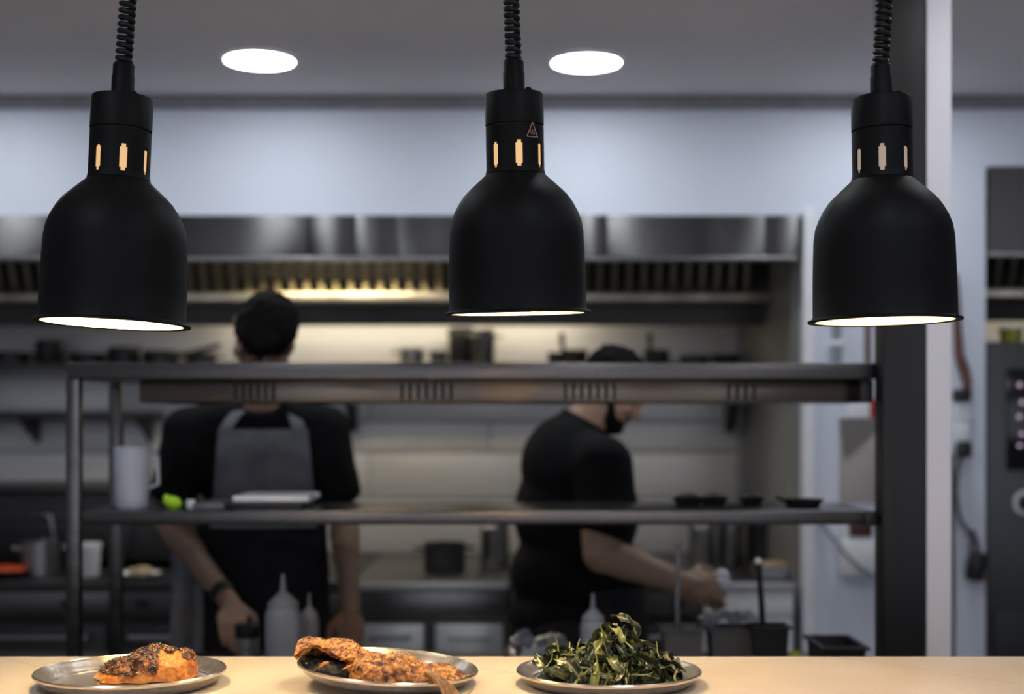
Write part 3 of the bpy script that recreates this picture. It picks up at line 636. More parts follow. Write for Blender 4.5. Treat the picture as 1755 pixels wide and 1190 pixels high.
# ------------------------------------------------------------------ heat lamps
def heat_lamp(px, py, d, tx, ty, cordtop_px, label, bulb_mt, glow_mt, slot=8):
    """px,py: rim centre in the picture; tx leans it sideways, ty towards the viewer"""
    s = d/F; p = P(px, py, d); k = .1284/126
    t = thing('heat_lamp', p, label, 'lamp', 'heat lamps over the pass', (ty, tx, 0))
    prof = [(126, 0), (127, 2), (126, 4), (120, 6), (118, 10), (117.5, 60), (116, 112), (115, 138), (112, 158), (106, 174), (98, 189), (89, 202), (78, 213), (66, 224), (56, 233), (50, 239)]
    P_ = [(r*k, z*k) for r, z in prof]
    bm = B(); lathe(bm, P_ + [(r-.0022, z-.0008 if i > 3 else z) for i, (r, z) in reversed(list(enumerate(P_)))][:-3] + [(115.5*k, 4*k), (115.5*k, .5*k)], 72, closed=True); obj('shade', bm, M['blackmetal'], t)
    inn = [(r*k-.0036, z*k-.0015) for r, z in prof[4:]]; inn[0] = (inn[0][0], 2*k)
    bm = B(); lathe(bm, inn + [(r-.001, z-.0006) for r, z in reversed(inn)], 72, closed=True); obj('reflector', bm, M['white_enamel'], t)
    # neck with twelve upright vent slots cut through
    bm = B(); seg = 126; nslot = 7; rr = 49.5*k; hs = [(239, 0), (247, 1), (252, 2), (286, 3), (291, 4), (318, 5)]
    def is_slot(i, j):
        ph = (i*nslot/seg) % 1.0
        w_ = .26 if j == 2 else .15
        return j in (1, 2, 3) and abs(ph-.5) < w_*.5+.001
    def ring(r, z): return [bm.verts.new((r*math.cos(2*math.pi*(i-.5)/seg), r*math.sin(2*math.pi*(i-.5)/seg), z*k)) for i in range(seg)]
    O = [ring(rr+(1.6*k if z < 245 else 0), z) for z, _ in hs]
    for j in range(len(hs)-1):
        for i in range(seg):
            if is_slot(i, j): continue
            bm.faces.new((O[j][i], O[j][(i+1) % seg], O[j+1][(i+1) % seg], O[j+1][i]))
    bmesh.ops.recalc_face_normals(bm, faces=bm.faces[:])
    bmesh.ops.solidify(bm, geom=bm.faces[:], thickness=.0028)
    nk = obj('neck', bm, M['blackmetal'], t); nk.rotation_euler.z = math.radians(-90-180/7+slot)
    bm = B(); lathe(bm, [(40*k, 318*k), (47*k, 319.5*k), (47*k, 321*k), (50*k, 321.5*k), (50*k, 371*k), (48*k, 375*k), (15*k, 377*k)], 64); obj('cap', bm, M['blackmetal'], t)
    bm = B(); lathe(bm, [(18.5*k, 376*k), (18.5*k, 410*k), (17.5*k, 412*k), (17.5*k, 428*k), (15.5*k, 432*k), (13*k, 434*k)], 32); obj('cord_grip', bm, M['blackmetal'], t)
    bm = B(); ellipsoid(bm, (24*k, -20*k, 378*k), (6*k, 6*k, 5*k)); obj('screw', bm, M['blackmetal'], t)
    # ceramic holder, bulb, and an added sleeve glowing to fill the vent slots
    bm = B(); lathe(bm, [(24*k, 296*k), (27*k, 297*k), (27*k, 306*k), (18*k, 312*k)], 32); obj('bulb_holder', bm, M['white_enamel'], t)
    bm = B(); lathe(bm, [(4*k, 102*k), (38*k, 106*k), (52*k, 118*k), (55*k, 130*k), (50*k, 150*k), (38*k, 178*k), (22*k, 205*k), (20*k, 216*k)], 40); hb = obj('heat_bulb', bm, bulb_mt, t)
    bm = B(); lathe(bm, [(30*k, 217*k), (42*k, 232*k), (43.5*k, 245*k), (43.5*k, 289*k), (30*k, 295*k)], 32); obj('glow_sleeve', bm, glow_mt, hb)
    # coiled cord up to the ceiling
    top = MX[t] @ Vector((0, 0, 432*k)); end = Vector((X(cordtop_px, d)+(X(cordtop_px, d)-top.x)*0.0, d, 0)); 
    yy = Z(0, d); sl_ = (X(cordtop_px, d)-top.x)/max(.01, yy-top.z); end = Vector((top.x+sl_*(CEIL-top.z), top.y, CEIL-.02))
    L = (end-top).length; turns = int(L/(11.2*k)); N = turns*14
    dv = (end-top)/L; u, v = frame_of(dv)
    pts = []
    for i in range(N+1):
        f = i/N; a = 2*math.pi*turns*f; wob = 1.5*k*math.sin(f*21+px)
        pts.append(top+dv*(L*f)+u*(wob+10.2*k*math.cos(a))+v*(10.2*k*math.sin(a)))
    bm = B(); tube(bm, pts, 4.6*k, 7); obj('coiled_cord', bm, M['cord'], t, True)
    bm = B(); tube(bm, [end-dv*.001, end-dv*L*.0+Vector((0, 0, .02))], .02, 20); lathe(bm, [(.05, -.026), (.055, -.02), (.055, 0)], 32, (end.x, end.y, CEIL)); obj('ceiling_rose', bm, M['blackmetal'], t, True)
    return t, k
heat_lamp(192.5, 557, 2.315, math.radians(2.4), math.radians(-.5), 217.5, 'left matt black heat lamp over the seared fillet, leaning slightly right', M['bulb'], M['glow_sleeve'], 23)
l2, k = heat_lamp(887.5, 539, 2.42, math.radians(-1.0), math.radians(3.2), 876, 'middle matt black heat lamp with warning triangle over fish and greens', M['bulb'], M['glow_sleeve'])
heat_lamp(1516, 552, 2.36, math.radians(-.9), math.radians(.4), 1514, 'right matt black heat lamp in front of the steel pillar, dimmer inside', M['bulb_dim'], M['glow_sleeve_dim'], -15)
# hot-surface triangle on the middle lamp's neck
bm = B(); a0 = math.radians(-90+36)
def onneck(u_, z_): a = a0+u_/49.5; return Vector((51.0*k*math.cos(a), 51.0*k*math.sin(a), z_*k))
def strip(pts, wd):
    for (a, b_) in zip(pts[:-1], pts[1:]):
        A = onneck(*a); Bv = onneck(*b_); tube(bm, [A, A*.5+Bv*.5, Bv], wd*k, 5)
strip([(-11, 296), (11, 296), (0, 320), (-11, 296)], .9)
for q in (-3.5, 0, 3.5): strip([(q, 299), (q+1, 302), (q-1, 305), (q, 308)], .55)
tag(obj('warning_triangle', bm, mat('warning_print', (.30, .20, .15), .6), l2), 'pale hot-surface warning triangle')

# ------------------------------------------------------------------ plates and food
def plate(px, py, d, R, label, tilt=(0, 0, 0), lift=0, deep=.020):
    c = Vector((X(px, d), d, CT+lift))
    t = thing('plate', c, label, 'plate', 'pewter plates on the pass', tilt)
    prof = [(R*.02, .0), (R*.55, .0), (R*.84, .0004), (R*.90, .004), (R*.95, deep*.6), (R*.985, deep), (R, deep+.001), (R, deep+.0035), (R*.985, deep+.0045), (R*.955, deep+.001), (R*.918, deep*.5+.003), (R*.89, .0080), (R*.872, .0062), (R*.865, .0070), (R*.855, .0068), (R*.845, .0046), (R*.5, .0042), (R*.02, .004)]
    bm = B(); lathe(bm, prof, 72); obj('dish', bm, M['plate'], t)
    bm = B(); lathe(bm, [(R*.985, deep+.004), (R*1.0, deep+.0065), (R*1.012, deep+.004), (R*1.008, deep+.0005), (R*.995, deep+.001)], 72, closed=True); obj('rolled_rim', bm, mat('rim_metal', (.62, .52, .44), .25, .9, var=.1, scale=40), t)
    return t, c
p1, c1 = plate(224, 1157, 2.298, .1545, 'pewter plate under the left heat lamp holding the seared fillet')
p2, c2 = plate(664, 1150, 2.305, .149, 'tilted pewter plate in the middle holding the grilled fish', (math.radians(1.0), math.radians(3.7), 0), .0098, .017)
p3, c3 = plate(1043, 1163, 2.31, .153, 'pewter plate on the right heaped with wilted greens', (0, 0, 0), .0005, .018)

def seat(bm, R, deep, dz=.005):
    for v in bm.verts:
        r = math.hypot(v.co.x, v.co.y)/R
        if r < 1.15:
            fl = .0052 if r < .84 else (.0072+(deep-.0072+.0045)*min(1, (r-.84)/.13))
            v.co.z = max(v.co.z, fl-dz+.0015)
def wpick(pts):
    return random.choices([p for p, a in pts], [a for p, a in pts])[0]
def slab(outline, hfun, nr=26, seed=0., namp=.004, nscale=40, edge=3.0, base=.0):
    """rounded solid over a polar outline R(theta) with top height hfun(x,y); flat underside"""
    bm = B(); seg = 72; R = []
    for j in range(1, nr+1):
        q = j/nr; ring_ = []
        for i in range(seg):
            a = 2*math.pi*i/seg; r = outline(a)*q
            x, y = r*math.cos(a), r*math.sin(a)
            z = hfun(x, y)*(max(0, 1-q**edge))**.5
            nn = noise.fractal(Vector((x*nscale+seed, y*nscale, z*nscale+seed)), .9, 2.1, 4)
            ox = namp*1.2*noise.noise(Vector((x*nscale*1.5, y*nscale*1.5+9, seed)))
            ring_.append(bm.verts.new((x+ox*(q > .5), y+ox*(q > .5)*.8, max(.0, z+namp*nn*(.35 if q > .97 else 1)))))
        R.append(ring_)
    ct = bm.verts.new((0, 0, hfun(0, 0)+namp*.3))
    for i in range(seg): bm.faces.new((ct, R[0][i], R[0][(i+1) % seg]))
    rings(bm, R, False)
    lo = [bm.verts.new((v.co.x*.93, v.co.y*.93, -base)) for v in R[-1]]
    rings(bm, [R[-1], lo], False); bm.faces.new(lo)
    return bm
def specks(n_, fx, size, parent, mt, name, label=None, world=False):
    bm = B()
    for _ in range(n_):
        p, nrm = fx()
        mtx = Matrix.Translation(p) @ Euler((random.uniform(-.6, .6), random.uniform(-.6, .6), random.uniform(0, 6))).to_matrix().to_4x4() @ Matrix.Diagonal((size*random.uniform(.7, 1.4), size*.6, size*.35, 1))
        bmesh.ops.create_icosphere(bm, subdivisions=1, radius=1, matrix=mtx)
    o = obj(name, bm, mt, parent); o['kind'] = 'stuff'
    if label: o['label'] = label
    return o

# seared fillet (left plate)
f1 = thing('seared_fillet', (X(247, 2.33), 2.33, CT+.0055), 'golden seared fillet with dark crust on the left plate', 'fillet', rot=(0, 0, .12))
def out1(a):
    return 1/((abs(math.cos(a))/.083)**2.6+(abs(math.sin(a))/.050)**2.6)**(1/2.6)*(1+.06*math.sin(3*a+.6)+.04*math.sin(7*a))
def h1(x, y):
    u = (x+.083)/.166
    return .013+.034*min(1, max(0, (u-.02)/.5))**.9+.003*math.sin(u*13)+.012*max(0, (u-.86)/.14) - .30*max(0, -y-.008)+.06*max(0, y)
bm = slab(out1, h1, seed=3.3, namp=.0045, nscale=55, edge=5)
fo = obj('flesh', bm, M['flake'], f1)
dg = bpy.context.evaluated_depsgraph_get()
# crust: the dark seared top skin laid over the upper left of the fillet
bm = B(); bm.from_mesh(fo.data)
dele = [f for f in bm.faces if not (f.normal.z > .12 and (f.calc_center_median().z > .012) and (f.calc_center_median().x < .028 or f.calc_center_median().y > -.004-.01*math.sin(f.calc_center_median().x*200)))]
bmesh.ops.delete(bm, geom=dele, context='FACES')
bmesh.ops.recalc_face_normals(bm, faces=bm.faces[:])
for f in bm.faces:
    if f.normal.z < 0: f.normal_flip()
bm.normal_update()
for v in bm.verts: v.co += v.normal*(.0012+.0018*abs(noise.noise(v.co*160)))
top_pts = [(f.calc_center_median().copy(), f.calc_area()) for f in bm.faces]
obj('crust', bm, M['meat'], f1)
def fx1():
    p = wpick(top_pts); return p+Vector((random.uniform(-.003, .003), random.uniform(-.003, .003), .0012)), None
specks(850, fx1, .00135, f1, M['seed'], 'sesame_seeds', 'pale sesame seeds')
specks(520, fx1, .0019, f1, M['char'], 'charred_herbs', 'dark charred herb flecks')

# grilled fish (middle plate)
f2 = thing('grilled_fish', MX[p2] @ Vector((0, 0, .005)), 'butterflied grilled fish with tail hanging over the middle plate rim', 'fish', rot=(math.radians(1.0), math.radians(3.7), 0))
def out2(a): return 1/((abs(math.cos(a))/.098)**2.4+(abs(math.sin(a))/.055)**2.4)**(1/2.4)*(1+.06*math.sin(2*a+1)+.05*math.sin(5*a+.4)+.02*math.sin(11*a))
def h2(x, y):
    u = (x+.1)/.2
    return .034*max(0, 1-u)**1.2+.015+.004*math.sin(u*17)+.002*math.sin(y*220) + .10*max(0, y)
bm = slab(out2, h2, seed=7.7, namp=.005, nscale=60, edge=4)
for v in bm.verts: v.co += Vector((.035, -.042, .003))
seat(bm, .149, .017)
bmesh.ops.recalc_face_normals(bm, faces=bm.faces[:]); tp2 = [(f.calc_center_median().copy(), f.calc_area()) for f in bm.faces if f.normal.z > -.1 and f.calc_area() < 1e-4]
obj('body', bm, M['fish'], f2)
# raised head half: an arched thick flap, open to the viewer
bm = B(); NU, NV = 30, 14; g1 = []
def flap(u, v, t_):
    x = -.152+.150*u; y = -.045+.115*v
    arch = math.sin(math.pi*(min(1, .10+.9*u)**.8))
    z = .026+.036*arch*(1-.15*v)+.006*math.sin(u*9+v*5)-.010*u - .03*(v-.35)**2*4
    nn = .0045*noise.fractal(Vector((u*9, v*7, 2.2)), .9, 2, 4)
    return Vector((x, y+.012*math.sin(u*6), z+nn-t_))
ga = [[bm.verts.new(flap(i/NU, j/NV, 0)) for j in range(NV+1)] for i in range(NU+1)]
for i in range(NU):
    for j in range(NV): bm.faces.new((ga[i][j], ga[i+1][j], ga[i+1][j+1], ga[i][j+1]))
tp3 = [(f.calc_center_median().copy(), f.calc_area()) for f in bm.faces]
bmesh.ops.recalc_face_normals(bm, faces=bm.faces[:])
bmesh.ops.solidify(bm, geom=bm.faces[:], thickness=.009); seat(bm, .149, .017)
obj('head_flap', bm, M['fish'], f2)
bm = B(); bm2 = slab(lambda a: 1/((abs(math.cos(a))/.055)**2+(abs(math.sin(a))/.045)**2)**.5, lambda x, y: .022, seed=1.1, namp=.006, nscale=60)
for v in bm2.verts: v.co += Vector((-.088, -.012, .001))
bm.free(); seat(bm2, .149, .017); tag(obj('gill_cavity', bm2, M['char'], f2), 'dark inside of the head')  # near-black lump fills the open cavity under the flap
bm = B()
for a, b_ in (((-.108, -.058, .016), (-.092, -.056, .026)), ((-.070, -.060, .016), (-.030, -.058, .030)), ((-.075, -.052, .030), (-.04, -.055, .036))): tube(bm, [a, ((a[0]+b_[0])/2, (a[1]+b_[1])/2, (a[2]+b_[2])/2+.003), b_], [.0012, .0028, .002], 8)
obj('gill_bone', bm, M['flake'], f2)
# tail: wrist of the fish then a pleated fan that falls over the plate's front rim
bm = B(); NU, NV = 16, 10
def tailp(u, v):
    wd = .009+.011*u**1.5
    x = .070+.052*u+wd*(v-.5)*1.4; y = -.068-.150*u+wd*(v-.5)*.8
    z = .024+.014*math.sin(u*2.4)-.022*u+.0026*math.sin(v*25)*(.3+u)+.0025*noise.noise(Vector((u*9, v*6, 4)))
    y += .007*u**4*(math.sin(v*19)+.6*math.sin(v*41))
    return Vector((x, y, z))
ga = [[bm.verts.new(tailp(i/NU, j/NV)) for j in range(NV+1)] for i in range(NU+1)]
for i in range(NU):
    for j in range(NV): bm.faces.new((ga[i][j], ga[i+1][j], ga[i+1][j+1], ga[i][j+1]))
bmesh.ops.recalc_face_normals(bm, faces=bm.faces[:]); bmesh.ops.solidify(bm, geom=bm.faces[:], thickness=.004)
obj('tail', bm, M['tail'], f2)
def fx2():
    p = wpick(tp2+tp3); return p+Vector((random.uniform(-.003, .003), random.uniform(-.003, .003), .0012)), None
specks(1100, fx2, .0014, f2, M['seed'], 'seasoning_crumbs', 'pale seasoning crumbs')
specks(650, fx2, .0015, f2, M['char'], 'charred_flecks', 'dark charred flecks')

# wilted greens (right plate)
g3 = thing('wilted_greens', (X(1045, 2.315), 2.315, CT+.006), 'heap of glossy dark wilted greens on the right plate', 'greens')
def mound(x, y):
    a = .060*math.exp(-(((x-.014)/.042)**2+((y-.005)/.05)**2))
    b_ = .026*max(0, 1-(x/.128)**2-(y/.105)**2)**.7
    c_ = .018*math.exp(-(((x+.09)/.03)**2+(y/.05)**2))
    return (a*.85+b_+c_)*.90
bm = slab(lambda a: 1/((abs(math.cos(a))/.118)**2+(abs(math.sin(a))/.095)**2)**.5, lambda x, y: max(.004, mound(x, y)*.80), seed=5, namp=.007, nscale=50)
tag(obj('leaf_mass', bm, M['leafcore'], g3), kind='stuff')
leafs = []
for q in range(9):
    rq = random.Random(q); bm = B(); uvl = bm.loops.layers.uv.new('UVMap'); NL, NW = 12, 6
    Lh = rq.uniform(.05, .085); Wd = rq.uniform(.014, .027); curl = rq.uniform(-2.2, 1.6); fold = rq.uniform(.2, 1.1); tw = rq.uniform(-1.2, 1.2)
    gv = []; pos = Vector((-.5*Lh, 0, 0)); ang = -curl/2
    for i in range(NL+1):
        u = i/NL; wd = Wd*(math.sin(math.pi*min(1, .06+.94*u))**.7)*(1-.25*u)
        d_ = Vector((math.cos(ang), 0, math.sin(ang))); nn_ = Vector((-math.sin(ang), 0, math.cos(ang)))
        row = []
        for j in range(NW+1):
            v = j/NW-.5
            ruff = .004*math.sin(u*17+q+v*4)*abs(v)*2
            sd = Vector((0, 1, 0))*math.cos(tw*u)+nn_*math.sin(tw*u)
            row.append(bm.verts.new(pos+sd*wd*v*math.cos(fold*.6)+nn_*(abs(v)*wd*fold+ruff+.002*rq.uniform(-1, 1))))
        gv.append(row); pos = pos+d_*Lh/NL; ang += curl/NL*rq.uniform(.6, 1.5)
    for i in range(NL):
        for j in range(NW):
            f = bm.faces.new((gv[i][j], gv[i+1][j], gv[i+1][j+1], gv[i][j+1]))
            for lp, (a, b_) in zip(f.loops, ((i, j), (i+1, j), (i+1, j+1), (i, j+1))): lp[uvl].uv = (b_/NW, a/NL)
    me = me_of('leaf', bm, M['leaf']); me.set_sharp_from_angle(angle=3.1); leafs.append(me)
stems = []
for q in range(4):
    rq = random.Random(40+q); bm = B(); pts = [Vector((-.03, 0, 0))]; a = rq.uniform(-.5, .5); bq = 0
    for i in range(9): a += rq.uniform(-.1, .45); bq += rq.uniform(-.3, .3); pts.append(pts[-1]+Vector((math.cos(a), math.sin(bq)*.5, math.sin(a))).normalized()*.0062)
    tube(bm, pts, [.0018, .0024, .0024, .0023, .0022, .0020, .0019, .0017, .0014, .0010], 6); stems.append(me_of('stem', bm, M['stem']))
def put(me, name, x, y, lift, spread):
    e = .004; z = mound(x, y)
    nrm = Vector((-(mound(x+e, y)-mound(x-e, y))/(2*e), -(mound(x, y+e)-mound(x, y-e))/(2*e), 1)).normalized()
    rot = nrm.to_track_quat('Z', 'Y').to_matrix() @ Euler((random.gauss(0, spread), random.gauss(0, spread), random.uniform(0, 6.28))).to_matrix()
    o = bpy.data.objects.new(name, me); C.objects.link(o); o.parent = g3
    sc = random.uniform(.6, 1.0)
    o.matrix_local = Matrix.Translation(Vector((x, y, max(.006, z+lift)))) @ rot.to_4x4() @ Matrix.Diagonal((sc, sc, sc, 1))
    return o
cnt = 0
while cnt < 215:
    x = random.uniform(-.125, .128); y = random.uniform(-.10, .10)
    if (x/.112)**2+(y/.095)**2 > 1: continue
    put(random.choice(leafs), 'leaf', x, y, random.uniform(-.004, .007), .55); cnt += 1
for i in range(46):
    a = random.uniform(0, 6.28); r = math.sqrt(random.random()); put(random.choice(stems), 'stem', .105*r*math.cos(a), .085*r*math.sin(a)-.01, random.uniform(.002, .009), .5)
for x, y in ((.010, -.005), (.018, .0), (.003, .004), (.03, -.006), (.022, -.012)): put(random.choice(leafs), 'leaf', x, y, .006, .9)

# ------------------------------------------------------------------ people
def blob(name, build, voxel, smooth, mt, parent, jit=0):
    bm = B(); build(bm); bmesh.ops.recalc_face_normals(bm, faces=bm.faces[:])
    me = bpy.data.meshes.new('tmp'); bm.to_mesh(me); bm.free()
    o = bpy.data.objects.new('tmp', me); C.objects.link(o)
    r = o.modifiers.new('r', 'REMESH'); r.mode = 'VOXEL'; r.voxel_size = voxel
    s_ = o.modifiers.new('s', 'SMOOTH'); s_.iterations = smooth; s_.factor = .5
    dg = bpy.context.evaluated_depsgraph_get(); me2 = bpy.data.meshes.new_from_object(o.evaluated_get(dg))
    bpy.data.objects.remove(o); bpy.data.meshes.remove(me)
    if jit:
        for v in me2.vertices: v.co += v.normal*jit*(noise.noise(v.co*28)+.8*noise.noise(v.co*75))
    me2.name = name; me2.materials.clear(); me2.materials.append(mt)
    me2.polygons.foreach_set('use_smooth', [True]*len(me2.polygons))
    return obj(name, me2, mt, parent, True)
def limb(bm, pts, rs):
    for i in range(len(pts)-1): capsule(bm, pts[i], rs[i], pts[i+1], rs[i+1])
def hframe(fwd, up):
    fwd = Vector(fwd).normalized(); up = Vector(up); up = (up-fwd*up.dot(fwd)).normalized(); side = up.cross(fwd)   # side = figure's left
    return fwd, side, up
def head(bm, c, fwd, up):
    f, s, u = hframe(fwd, up); R = Matrix((f, s, u)).transposed()
    q = lambda a, b_, c_: c+f*a+s*b_+u*c_
    ellipsoid(bm, q(-.008, 0, .025), (.098, .078, .092), R)
    ellipsoid(bm, q(.030, 0, -.045), (.062, .060, .072), R)
    ellipsoid(bm, q(.062, 0, -.092), (.028, .032, .024), R)
    capsule(bm, q(.086, 0, .012), .010, q(.108, 0, -.030), .015); 
    for k_ in (-1, 1):
        ellipsoid(bm, q(-.004, k_*.086, -.012), (.020, .011, .032), R)
        capsule(bm, q(.083, k_*.012, .024), .010, q(.068, k_*.050, .024), .010)
        ellipsoid(bm, q(.066, k_*.040, -.035), (.022, .020, .022), R)
    return R, q
def face(q, R, parent):
    for k_ in (-1, 1):
        bm = B(); ellipsoid(bm, q(.071, k_*.032, .004), (.012, .013, .007), R, 12); e_ = obj('eye', bm, M['eye'], parent, True)
        bm = B(); ellipsoid(bm, q(.081, k_*.032, .003), (.004, .006, .006), R, 10); i_ = obj('iris', bm, M['iris'], e_); i_.data.transform(MX[parent].inverted())
    bm = B(); capsule(bm, q(.090, -.022, -.068), .006, q(.094, 0, -.066), .007); capsule(bm, q(.094, 0, -.066), .007, q(.090, .022, -.068), .006); obj('lips', bm, M['lip'], parent, True)
def hand(bm, wrist, d_, n_, side, curl=.5):
    """d_ along the hand, n_ towards the palm, side = thumb side"""
    d_ = Vector(d_).normalized(); n_ = Vector(n_); n_ = (n_-d_*n_.dot(d_)).normalized(); s = Vector(side); s = (s-d_*s.dot(d_)-n_*s.dot(n_)).normalized()
    R = Matrix((d_, s, n_)).transposed()
    w_ = Vector(wrist)
    ellipsoid(bm, w_+d_*.052, (.054, .044, .017), R); capsule(bm, w_+d_*.02, .026, w_+d_*.06+s*.004, .021)
    for i, (off, L) in enumerate(((.031, .072), (.0105, .080), (-.0105, .074), (-.031, .058))):
        p = w_+d_*(.088-.004*abs(i-1))+s*off; a = .15+curl*.35; seg = (L*.45, L*.32, L*.23); rr = [.0100, .0093, .0085, .0076]
        capsule(bm, w_+d_*.05+s*off*.8, .011, p, .0100)
        for j in range(3):
            q = p+(d_*math.cos(a)+n_*math.sin(a))*seg[j]; capsule(bm, p, rr[j], q, rr[j+1]); p = q; a += curl*(.75 if j == 0 else .6)
    p = w_+d_*.022+s*.026; q = p+(d_*.55+s*.65+n_*.35).normalized()*.044; capsule(bm, p, .0155, q, .0115)
    q2 = q+(d_*.85+s*.12+n_*.5).normalized()*.033; capsule(bm, q, .0115, q2, .0085)
    q3 = q2+(d_*.9-s*.1+n_*.4).normalized()*.018; capsule(bm, q2, .0095, q3, .0078)
def sheet(name, fn, nu, nv, th, mt, parent):
    bm = B(); g_ = [[bm.verts.new(fn(i/nu, j/nv)) for j in range(nv+1)] for i in range(nu+1)]
    for i in range(nu):
        for j in range(nv): bm.faces.new((g_[i][j], g_[i+1][j], g_[i+1][j+1], g_[i][j+1]))
    bmesh.ops.recalc_face_normals(bm, faces=bm.faces[:]); bmesh.ops.solidify(bm, geom=bm.faces[:], thickness=th)
    return obj(name, bm, mt, parent, True)

# --- chef at the left: faces the viewer with bowed head, leaning over the prep table
DC = 4.12
ch = thing('person', (X(450, DC), DC+.04, 0), 'person in black t-shirt and grey bib apron, head bowed behind the shelf', 'person')
shl, shr = P(322, 742, 4.08), P(556, 738, 4.08)
ell_, elr = P(288, 893, 4.03), P(589, 892, 4.10)
wrl, wrr = P(396, 1036, 3.84), P(601, 1046, 4.0)
hc = P(452, 573, 3.99)
pel = P(450, 1015, 4.16)
hipL, hipR = pel+Vector((-.095, 0, -.02)), pel+Vector((.095, 0, -.02))
legs = []
for hp, sx in ((hipL, -.13), (hipR, .13)):
    kn = Vector((ch.location.x+sx, 4.10, .50)); an = Vector((ch.location.x+sx*1.1, 4.18, .09)); legs.append((hp, kn, an))
def body1(bm):
    global R1, q1
    R1, q1 = head(bm, hc, (-.36, -.44, -.82), (.30, -.82, .42))
    nb = P(450, 712, 4.10)
    limb(bm, [nb, hc+Vector((.01, .05, -.05))], [.062, .056])
    ellipsoid(bm, P(450, 800, 4.13), (.185, .11, .17)); ellipsoid(bm, P(450, 920, 4.15), (.165, .115, .18)); ellipsoid(bm, pel, (.165, .115, .13))
    limb(bm, [shl, nb, shr], [.058, .06, .058])
    limb(bm, [shl, ell_, wrl], [.056, .043, .029]); limb(bm, [shr, elr, wrr], [.056, .043, .029])
    limb(bm, [ell_*.6+wrl*.4+Vector((0, 0, .003)), ell_*.85+wrl*.15], [.040, .047]); limb(bm, [elr*.6+wrr*.4, elr*.85+wrr*.15], [.040, .047])
    hand(bm, wrl, Vector((.16, -.6, -.42)), (.1, .3, -.9), (1, -.2, .2), .65)
    hand(bm, wrr, Vector((.02, -.25, -1)), (-.2, 1, -.2), (-1, -.3, 0), .45)
    for hp, kn, an in legs:
        limb(bm, [hp, kn, an], [.085, .058, .042]); capsule(bm, an+Vector((0, .03, -.045)), .04, an+Vector((0, -.15, -.055)), .033)
blob('body', body1, .0065, 3, M['skin'], ch); face(q1, R1, ch)
def hair1(bm):
    ellipsoid(bm, q1(-.014, 0, .036), (.105, .088, .094), R1); ellipsoid(bm, q1(-.055, 0, -.01), (.058, .074, .075), R1)
    ellipsoid(bm, q1(.04, .0, .085), (.055, .06, .03), R1)
blob('hair', hair1, .007, 2, M['hair'], ch, .006)
def shirt1(bm):
    nb = P(450, 712, 4.10)
    ellipsoid(bm, P(450, 800, 4.13), (.205, .128, .185)); ellipsoid(bm, P(450, 920, 4.15), (.188, .134, .20)); ellipsoid(bm, pel+Vector((0, 0, .03)), (.182, .132, .12))
    limb(bm, [shl, nb+Vector((-.04, .01, -.015)), nb+Vector((.04, .01, -.015)), shr], [.078, .075, .075, .078])
    for a, b_ in ((shl, ell_), (shr, elr)): capsule(bm, a, .077, a*.36+b_*.64, .067); capsule(bm, a*.5+b_*.5, .072, a*.24+b_*.76, .070, flat=True)
    capsule(bm, nb+Vector((0, .01, -.04)), .085, nb+Vector((0, -.02, .028)), .073, flat=True)
blob('tshirt', shirt1, .009, 3, M['black_cloth'], ch)
def trs(bm):
    for hp, kn, an in legs: limb(bm, [hp, kn], [.105, .08]); capsule(bm, kn, .08, an, .068, flat=True); capsule(bm, kn, .079, an*.8+kn*.2, .068)
    ellipsoid(bm, pel, (.185, .135, .13))
blob('trousers', trs, .010, 2, M['charcoal'], ch)
for hp, kn, an in legs:
    bm = B(); capsule(bm, an+Vector((0, .03, -.047)), .046, an+Vector((0, -.15, -.052)), .040)
    for v in bm.verts: v.co.z = max(0, v.co.z)
    obj('shoe', bm, M['black_cloth'], ch, True)
def yf(x, z): # front of the torso
    xc = x-ch.location.x; return 4.135-.142*math.sqrt(max(.05, 1-(xc/.235)**2))-.012*(z < 1.15)
def bib(u, v):
    y = 736+(905-736)*u; x = X(376+(526-376)*v, 4.0)*1.0+(v-.5)*.05*u; z = Z(y, 4.0)
    return Vector((x, yf(x, z)-.012-.003*math.sin(v*14+u*4), z))
sheet('apron_bib', bib, 18, 20, .004, M['apron_grey'], ch)
for a, c in ((385, 412), (514, 494)):
    def strap(u, v, a=a, c=c):
        px = a+(c-a)*u; py = 742-(742-692)*u
        p = P(px+(v-.5)*22, py, 4.0); yy = yf(p.x, p.z)-.014+.11*u**2
        return Vector((p.x, yy, p.z))
    sheet('apron_strap', strap, 8, 3, .004, M['apron_grey'], ch)
def skirt(u, v):
    a = (v-.5)*2.5; z = Z(895, 4.0)-.62*u; rx = .20+.03*u; ry = .15+.03*u
    return Vector((ch.location.x+rx*math.sin(a), 4.15-ry*math.cos(a)-.006*math.sin(v*22)*u, z))
sheet('waist_apron', skirt, 20, 40, .004, M['charcoal'], ch)
bm = B(); dv = (ell_-wrl).normalized(); capsule(bm, wrl+dv*.035, .036, wrl+dv*.062, .0375, flat=True); obj('watch_strap', bm, M['black_plastic'], ch, True)
# cloth hung from his waist
def tw(u, v):
    x = X(294+56*v, 3.97)-.006*u; z = Z(925, 3.97)-.36*u
    return Vector((x, 3.975+.012*math.sin(v*11+u*2)-.01*u, z))
o = sheet('kitchen_towel', tw, 16, 14, .005, M['towel'], None) if 0 else None
bm = B(); g_ = [[bm.verts.new(tw(i/16, j/14)) for j in range(15)] for i in range(17)]
for i in range(16):
    for j in range(14): bm.faces.new((g_[i][j], g_[i+1][j], g_[i+1][j+1], g_[i][j+1]))
bmesh.ops.recalc_face_normals(bm, faces=bm.faces[:]); bmesh.ops.solidify(bm, geom=bm.faces[:], thickness=.006)
tag(obj('kitchen_towel', bm, M['towel']), 'grey kitchen towel hanging at the hip of the left chef', 'towel')

